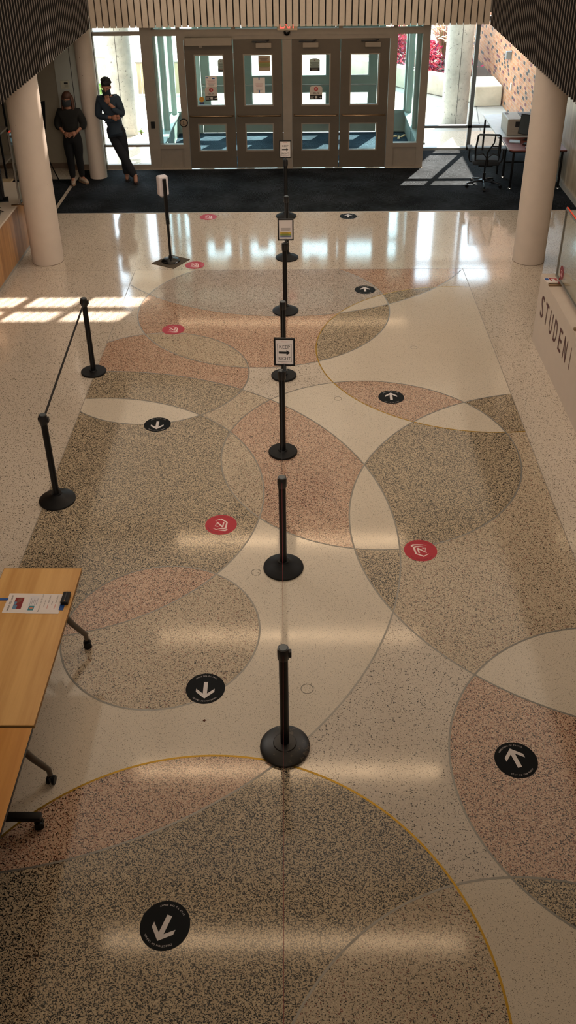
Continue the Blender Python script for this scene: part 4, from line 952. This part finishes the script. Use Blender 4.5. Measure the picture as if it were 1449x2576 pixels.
obj('mouse_shell', MB().ball((0, 0, .012), (.055, .033, .022), 18, 10), plain('mouse_black', '#0a0b0d', .2), t, smooth=True); obj('wheel', MB().ball((.03, 0, .03), (.008, .004, .006), 8, 6), DARKG, t)
t = thing('keyboard', 'dark keyboard on the red-brown desk beside the mouse', 'keyboard', (4.36, 17.44, .74), -.4)
obj('keyboard_base', MB().rbox((-.2, -.07, 0), (.2, .07, .018), .004), BLACK, t); obj('keys', MB().rbox((-.19, -.06, .018), (.19, .06, .024), .002), plain('keys_grey', '#46545c', .5), t)

t = thing('office_chair', 'black mesh-back office chair on casters by the right window', 'chair', (3.46, 17.32, .006), math.radians(-6))
for i in range(5):
    a = math.radians(198+72*i); c, s = math.cos(a), math.sin(a)
    ar = obj('base_arm', MB().tube([(c*.03, s*.03, .115), (c*.18, s*.18, .105), (c*.33, s*.33, .075)], [.026, .021, .016], 10), plain('base_metal', '#30343a', .2, .6), t, smooth=35)
    cs = obj('caster', MB().tube([(c*.33-s*.024, s*.33+c*.024, .03), (c*.33+s*.024, s*.33-c*.024, .03)], .030, 18).tube([(c*.33, s*.33, .03), (c*.33, s*.33, .08)], .008, 8), BLACK, ar)
g = obj('gas_cylinder', MB().tube([(0, 0, .08), (0, 0, .26)], .028, 16).tube([(0, 0, .26), (0, 0, .42)], .016, 14), BLACK, t, smooth=35)
obj('tilt_mechanism', MB().rbox((-.13, -.13, .40), (.13, .13, .45), .02).tube([(.1, .02, .42), (.25, .03, .41)], .008, 8).ball((-.11, -.02, .39), .02, 10, 6), BLACK, t)
obj('seat', MB().rbox((-.25, -.22, .45), (.25, .27, .53), .035, 4), plain('seat_fabric', '#23272b', .85), t, smooth=35)
def bk(x, z): return (x, -.235-(z-.5)*.16, z)
fr = MB(); H0, H1 = .56, 1.05
fr.tube([bk(-.21, H0), bk(-.225, .75), bk(-.20, H1-.02), bk(-.18, H1), bk(.18, H1), bk(.20, H1-.02), bk(.225, .75), bk(.21, H0), bk(-.21, H0)], .017, 10)
fo = obj('back_frame', fr, BLACK, t, smooth=35)
obj('back_support', MB().tube([(0, -.10, .43), (0, -.24, .48), bk(0, .60), bk(0, .72), bk(.10, .9), bk(.11, H1)], [.03, .03, .022, .016, .013, .012], 10).tube([bk(-.2, .66), bk(-.08, .69), bk(0, .60)], .012, 8).tube([bk(.2, .66), bk(.1, .69), bk(0, .60)], .012, 8).tube([bk(.06, .83), bk(.21, .83)], .010, 8), BLACK, t, smooth=35)
n = NT('chair_mesh'); n.b.inputs['Base Color'].default_value = rgb('#20262a'); n.b.inputs['Alpha'].default_value = .38; n.b.inputs['Roughness'].default_value = .8
mb = MB(); mb.keep = True; mb.poly([bk(-.20, H0), bk(.20, H0), bk(.20, H1-.01), bk(-.20, H1-.01)]); obj('mesh_back', mb, n.m, fo)
for s in (-1, 1):
    a = obj('armrest', MB().tube([(s*.20, .02, .455), (s*.29, .02, .47), (s*.315, .02, .55), (s*.31, .02, .72)], .017, 10), BLACK, t, smooth=35)
    obj('arm_pad', MB().rbox((s*.31-.045, -.10, .715), (s*.31+.045, .14, .745), .014, 3), plain('pad_fabric', '#4a545a', .6), a)

# ---------------------------------------------------------------- people
SKIN = plain('skin', '#9a6a52', .6, 0, .05, 30); 
def skinned(nodes, edges, root, sub=2):
    names = list(nodes); me = bpy.data.meshes.new('s'); me.from_pydata([nodes[k][0] for k in names], [(names.index(a), names.index(b)) for a, b in edges], [])
    o = bpy.data.objects.new('s', me); COL.objects.link(o); m = o.modifiers.new('s', 'SKIN')
    for i, k in enumerate(names):
        r = nodes[k][1]; r = r if isinstance(r, tuple) else (r, r); me.skin_vertices[0].data[i].radius = r; me.skin_vertices[0].data[i].use_root = (k == root)
    m.use_smooth_shade = True; s = o.modifiers.new('u', 'SUBSURF'); s.levels = sub; s.render_levels = sub
    dg = bpy.context.evaluated_depsgraph_get(); dg.update(); ev = o.evaluated_get(dg); t = bmesh.new(); t.from_mesh(ev.to_mesh()); ev.to_mesh_clear()
    bpy.data.objects.remove(o); mb = MB(); mb.merge(t); return mb
def hand(mb, w, d, n, s=1.0, side=1, curl=.6):
    """w wrist point, d pointing dir, n palm normal; palm + four fingers + thumb"""
    d = Vector(d).normalized(); n = Vector(n); n = (n-d*n.dot(d)).normalized(); a = d.cross(n)*side; w = Vector(w)
    L = .085*s
    for q in (-1, -.33, .33, 1): mb.tube([w+a*q*.016*s, w+d*L*.55+a*q*.026*s, w+d*L+a*q*.031*s], [.014*s, .015*s, .012*s], 8)
    for q, fl_ in ((-1, .062), (-.33, .075), (.33, .080), (1, .070)):
        b = w+d*L+a*q*.031*s; f = fl_*s
        p1 = b+d*f*.45+n*f*.15*curl; p2 = p1+d*f*.30*(1-.4*curl)+n*f*.35*curl; p3 = p2+d*f*.12*(1-curl)+n*f*.28*curl
        mb.tube([b, p1, p2, p3], [.0095*s, .009*s, .008*s, .006*s], 8)
    b = w+d*L*.3+a*.024*s; mb.tube([b, b+a*.03*s+d*.025*s+n*.01*s, b+a*.04*s+d*.055*s+n*.02*s], [.012*s, .011*s, .008*s], 8)
def person(lab, loc, J, clothes, hair_fn, skin, extra):
    t = thing('person', lab, 'person', loc)
    nd = {k: v for k, v in J.items()}
    E = [('pelvis', 'belly'), ('belly', 'chest'), ('chest', 'neck0'), ('neck0', 'neck'), ('neck', 'chin'), ('chin', 'head'), ('head', 'crown'),
         ('chest', 'shR'), ('shR', 'elR'), ('elR', 'wrR'), ('chest', 'shL'), ('shL', 'elL'), ('elL', 'wrL'),
         ('pelvis', 'hipR'), ('hipR', 'knR'), ('knR', 'anR'), ('anR', 'toR'), ('pelvis', 'hipL'), ('hipL', 'knL'), ('knL', 'anL'), ('anL', 'toL')]
    mb = skinned(nd, E, 'pelvis')
    for h in extra['hands']: hand(mb, *h)
    hd = Vector(J['head'][0]); fwd = Vector(extra['face']).normalized(); sd = fwd.cross(Vector((0, 0, 1))).normalized(); uz = sd.cross(fwd)
    mb.tube([hd+fwd*.085-uz*.0, hd+fwd*.112-uz*.035, hd+fwd*.09-uz*.045], [.008, .014, .008], 8)
    for s in (-1, 1): mb.ball(hd+sd*s*.078-uz*.02, (.012, .02, .032), 10, 8)
    body = obj('body', mb, skin, t, smooth=True)
    for s in (-1, 1): obj('eye', MB().ball(hd+fwd*.088+sd*s*.03+uz*.005, (.012, .008, .007), 10, 6), INK, t)
    mk = MB(); c = hd+fwd*.045-uz*.062; R = []
    for i in range(7):
        a = -1.25+2.5*i/6; R.append([mk.bm.verts.new(c+(fwd*math.cos(a)*(.066+.012*(2-abs(j-2))*.5)+sd*math.sin(a)*.083)+uz*(.045-.03*j)) for j in range(5)])
    for i in range(6):
        for j in range(4): mk._f([R[i][j], R[i+1][j], R[i+1][j+1], R[i][j+1]])
    o = obj('face_mask', mk, extra['mask'], t, smooth=True); sm = o.modifiers.new('s', 'SOLIDIFY'); sm.thickness = .006; sm.offset = 1
    for nm, nodes, ed, root, mat in clothes:
        obj(nm, skinned(nodes, ed, root), mat, t, smooth=True)
    hair_fn(t, hd, fwd, sd, uz)
    for k, s in (('R', extra['shoe']), ('L', extra['shoe'])):
        a = Vector(J['an'+k][0]); b = Vector(J['to'+k][0]); d = (b-a); d.z = 0; d.normalize(); b2 = Vector((b.x, b.y, .045)); a2 = Vector((a.x, a.y, .06))
        sh = MB(); M = Matrix.Translation((a.x, a.y, 0)) @ Matrix.Rotation(math.atan2(d.y, d.x), 4, 'Z')
        sh.tube([(-.075, 0, .045), (-.02, 0, .062), (.06, 0, .055), (.13, 0, .042), (.185, 0, .034)], [.036, .048, .046, .042, .022], 14)
        sh.tube([(-.02, 0, .05), (-.022, 0, .125)], [.048, .045], 14)
        so = obj('shoe', sh, s, t, smooth=True); so.matrix_basis = M
        obj('sole', MB().prism([(-.10, -.03), (-.10, .03), (-.03, .04), (.1, .045), (.17, .035), (.20, 0), (.17, -.035), (.1, -.045), (-.03, -.04)], .0, .022), extra['sole'], so)
    return t
# woman, left of the slim column (local origin at her feet)
WJ = {'pelvis': ((0, 0, .93), (.13, .10)), 'belly': ((0, 0, 1.06), (.11, .09)), 'chest': ((0, .01, 1.30), (.13, .10)), 'neck0': ((0, .02, 1.42), (.06, .055)), 'neck': ((0, .0, 1.47), .048),
      'chin': ((0, -.025, 1.545), (.058, .066)), 'head': ((0, -.015, 1.62), (.072, .088)), 'crown': ((0, 0, 1.685), (.05, .062)),
      'shR': ((-.17, .02, 1.37), .055), 'elR': ((-.245, .03, 1.11), .04), 'wrR': ((-.10, -.15, 1.0), .026),
      'shL': ((.17, .02, 1.37), .055), 'elL': ((.245, .03, 1.11), .04), 'wrL': ((.12, -.15, 1.01), .026),
      'hipR': ((-.085, 0, .87), .085), 'knR': ((-.085, -.01, .48), .052), 'anR': ((-.09, .01, .10), .035), 'toR': ((-.06, -.17, .035), .03),
      'hipL': ((.085, 0, .87), .085), 'knL': ((.075, .02, .48), .052), 'anL': ((.075, .08, .10), .035), 'toL': ((.20, -.05, .035), .03)}
BK = plain('black_cloth', '#08080a', .9); JK = plain('dark_jacket', '#14130f', .9, 0, .1)
W_CL = [('leggings', {'p': ((0, 0, .95), (.145, .11)), 'b': ((0, 0, 1.03), (.13, .10)), 'hR': ((-.085, 0, .86), .115), 'tR': ((-.09, 0, .68), .105), 'kR': ((-.085, -.01, .48), .078), 'cR': ((-.09, .01, .34), .075), 'aR': ((-.09, .01, .09), .055), 'hL': ((.085, 0, .86), .115), 'tL': ((.085, .01, .68), .105), 'kL': ((.075, .02, .48), .078), 'cL': ((.078, .05, .34), .075), 'aL': ((.075, .08, .09), .055)},
         [('p', 'b'), ('p', 'hR'), ('hR', 'tR'), ('tR', 'kR'), ('kR', 'cR'), ('cR', 'aR'), ('p', 'hL'), ('hL', 'tL'), ('tL', 'kL'), ('kL', 'cL'), ('cL', 'aL')], 'p', BK),
        ('jacket', {'p': ((0, 0, .97), (.165, .125)), 'b': ((0, 0, 1.1), (.16, .12)), 'c': ((0, .01, 1.30), (.165, .12)), 'n': ((0, .03, 1.40), (.10, .075)),
                    'sR': ((-.17, .02, 1.36), .085), 'eR': ((-.255, .03, 1.12), .085), 'wR': ((-.20, -.04, 1.03), .062), 'sL': ((.17, .02, 1.36), .085), 'eL': ((.255, .03, 1.12), .085), 'wL': ((.20, -.05, 1.04), .062)},
         [('p', 'b'), ('b', 'c'), ('c', 'n'), ('c', 'sR'), ('sR', 'eR'), ('eR', 'wR'), ('c', 'sL'), ('sL', 'eL'), ('eL', 'wL')], 'p', JK)]
def w_hair(t, hd, f, s, u):
    mb = MB(); mb.ball(hd-f*.018+u*.028, (.088, .098, .085), 20, 14)
    for q in (-1, 1):
        for k in range(4): mb.tube([hd+s*q*.07-f*(.01+k*.02)+u*.03, hd+s*q*.088-f*(.0+k*.02)-u*.07, hd+s*q*.10+f*.02-f*k*.02-u*.18, hd+s*q*.085+f*.045-f*k*.02-u*.28], [.026, .024, .022, .010], 8)
    for k in range(5): mb.tube([hd-f*.07+s*(k-2)*.03, hd-f*.09+s*(k-2)*.032-u*.12, hd-f*.09+s*(k-2)*.03-u*.24], [.03, .028, .014], 8)
    obj('hair', mb, plain('hair_brown', '#4a2c1c', .6, 0, .2), t, smooth=True)
person('woman in black with long hair and face mask, hands clasped, left of the slim column', (-4.37, 17.68, .006), WJ, W_CL, w_hair, SKIN,
       {'hands': [((-.10, -.15, 1.0), (1, -.45, -.35), (0, 1, -.3), .95, -1, .5), ((.12, -.15, 1.01), (-1, -.35, -.25), (0, 1, -.3), .95, 1, .5)], 'face': (0, -1, -.05), 'mask': plain('mask_grey', '#2c3033', .9), 'shoe': plain('shoe_tan', '#a08f7e', .7), 'sole': plain('sole_tan', '#8a6a4e', .7)})
# man leaning on the slim column
MJ = {'pelvis': ((-.06, .02, .96), (.11, .09)), 'belly': ((-.08, .02, 1.10), (.10, .08)), 'chest': ((-.13, .02, 1.36), (.11, .085)), 'neck0': ((-.13, 0, 1.51), (.07, .06)), 'neck': ((-.125, -.03, 1.56), .055),
      'chin': ((-.12, -.085, 1.60), (.06, .068)), 'head': ((-.125, -.065, 1.69), (.078, .095)), 'crown': ((-.125, -.035, 1.76), (.055, .068)),
      'shR': ((-.29, .03, 1.45), .045), 'elR': ((-.33, -.02, 1.16), .038), 'wrR': ((-.06, -.17, 1.17), .030),
      'shL': ((.04, .02, 1.45), .045), 'elL': ((.12, -.08, 1.18), .038), 'wrL': ((-.09, -.19, 1.42), .030),
      'hipR': ((-.14, .02, .90), .09), 'knR': ((.02, -.06, .52), .06), 'anR': ((.26, -.16, .11), .04), 'toR': ((.29, -.35, .04), .035),
      'hipL': ((.03, .03, .90), .09), 'knL': ((.065, .01, .50), .06), 'anL': ((.07, .03, .10), .04), 'toL': ((.10, -.16, .04), .035)}
SHIRT = plain('navy_shirt', '#1f2c38', .85, 0, .12, 12); JEAN = plain('dark_trousers', '#121419', .9)
M_CL = [('trousers', {'p': ((-.06, .02, .97), (.15, .12)), 'b': ((-.07, .02, 1.04), (.14, .115)), 'hR': ((-.13, .02, .88), .125), 'kR': ((.02, -.06, .52), .095), 'aR': ((.255, -.157, .075), .078), 'hL': ((.02, .03, .88), .125), 'kL': ((.065, .01, .50), .095), 'aL': ((.07, .03, .06), .078)},
         [('p', 'b'), ('p', 'hR'), ('hR', 'kR'), ('kR', 'aR'), ('p', 'hL'), ('hL', 'kL'), ('kL', 'aL')], 'p', JEAN),
        ('shirt', {'q': ((-.045, .02, .88), (.175, .135)), 'p': ((-.06, .02, .98), (.175, .14)), 'm': ((-.07, .02, 1.08), (.185, .14)), 'b': ((-.08, .02, 1.20), (.185, .14)), 'c': ((-.13, .02, 1.36), (.20, .14)), 'n': ((-.13, .01, 1.50), (.095, .085)),
                   'sR': ((-.29, .03, 1.44), .092), 'eR': ((-.335, -.02, 1.16), .074), 'wR': ((-.12, -.15, 1.17), .048), 'sL': ((.04, .02, 1.44), .092), 'eL': ((.125, -.08, 1.18), .074), 'wL': ((-.05, -.165, 1.34), .046)},
         [('q', 'p'), ('p', 'm'), ('m', 'b'), ('b', 'c'), ('c', 'n'), ('c', 'sR'), ('sR', 'eR'), ('eR', 'wR'), ('c', 'sL'), ('sL', 'eL'), ('eL', 'wL')], 'p', SHIRT)]
def m_hair(t, hd, f, s, u):
    mb = MB(); mb.ball(hd-f*.03+u*.045, (.092, .10, .085), 20, 14); rnd = random.Random(3)
    for i in range(60):
        a, b = rnd.uniform(0, 6.28), rnd.uniform(-.1, 1.5)
        d = (s*math.cos(a)*math.cos(b)+f*math.sin(a)*math.cos(b)+u*math.sin(b))
        if d.dot(f) > .75 and d.dot(u) < .3: continue
        mb.ball(hd-f*.03+u*.045+d*.085, .021, 8, 6)
    obj('hair', mb, plain('hair_black', '#0f0c0a', .7), t, smooth=True)
person('man in navy shirt leaning on the slim column, legs crossed, hand at his mask', (-3.52, 17.92, .006), MJ, M_CL, m_hair, SKIN,
       {'hands': [((-.06, -.17, 1.17), (1, -.05, .05), (0, 1, 0), 1.0, -1, .4), ((-.09, -.19, 1.42), (-.2, .2, 1), (0, 1, .2), 1.0, 1, .75)], 'face': (0.02, -1, -.45), 'mask': plain('mask_navy', '#23262e', .9), 'shoe': plain('shoe_brown', '#3a2a24', .6), 'sole': plain('sole_dark', '#1f1a18', .7)})

bpy.context.scene.objects['person.001'].scale = (1.05, 1.05, 1.055)
# bits on the floor
center(tag(obj('dry_leaf', MB().prism([(-.75, 4.62), (-.738, 4.633), (-.726, 4.625), (-.735, 4.612)], .0006, .004), plain('leaf_brown', '#5a2d18', .8)), 'tiny brown leaf fragment on the cream floor, below the centre-left arrow sticker', 'debris'))
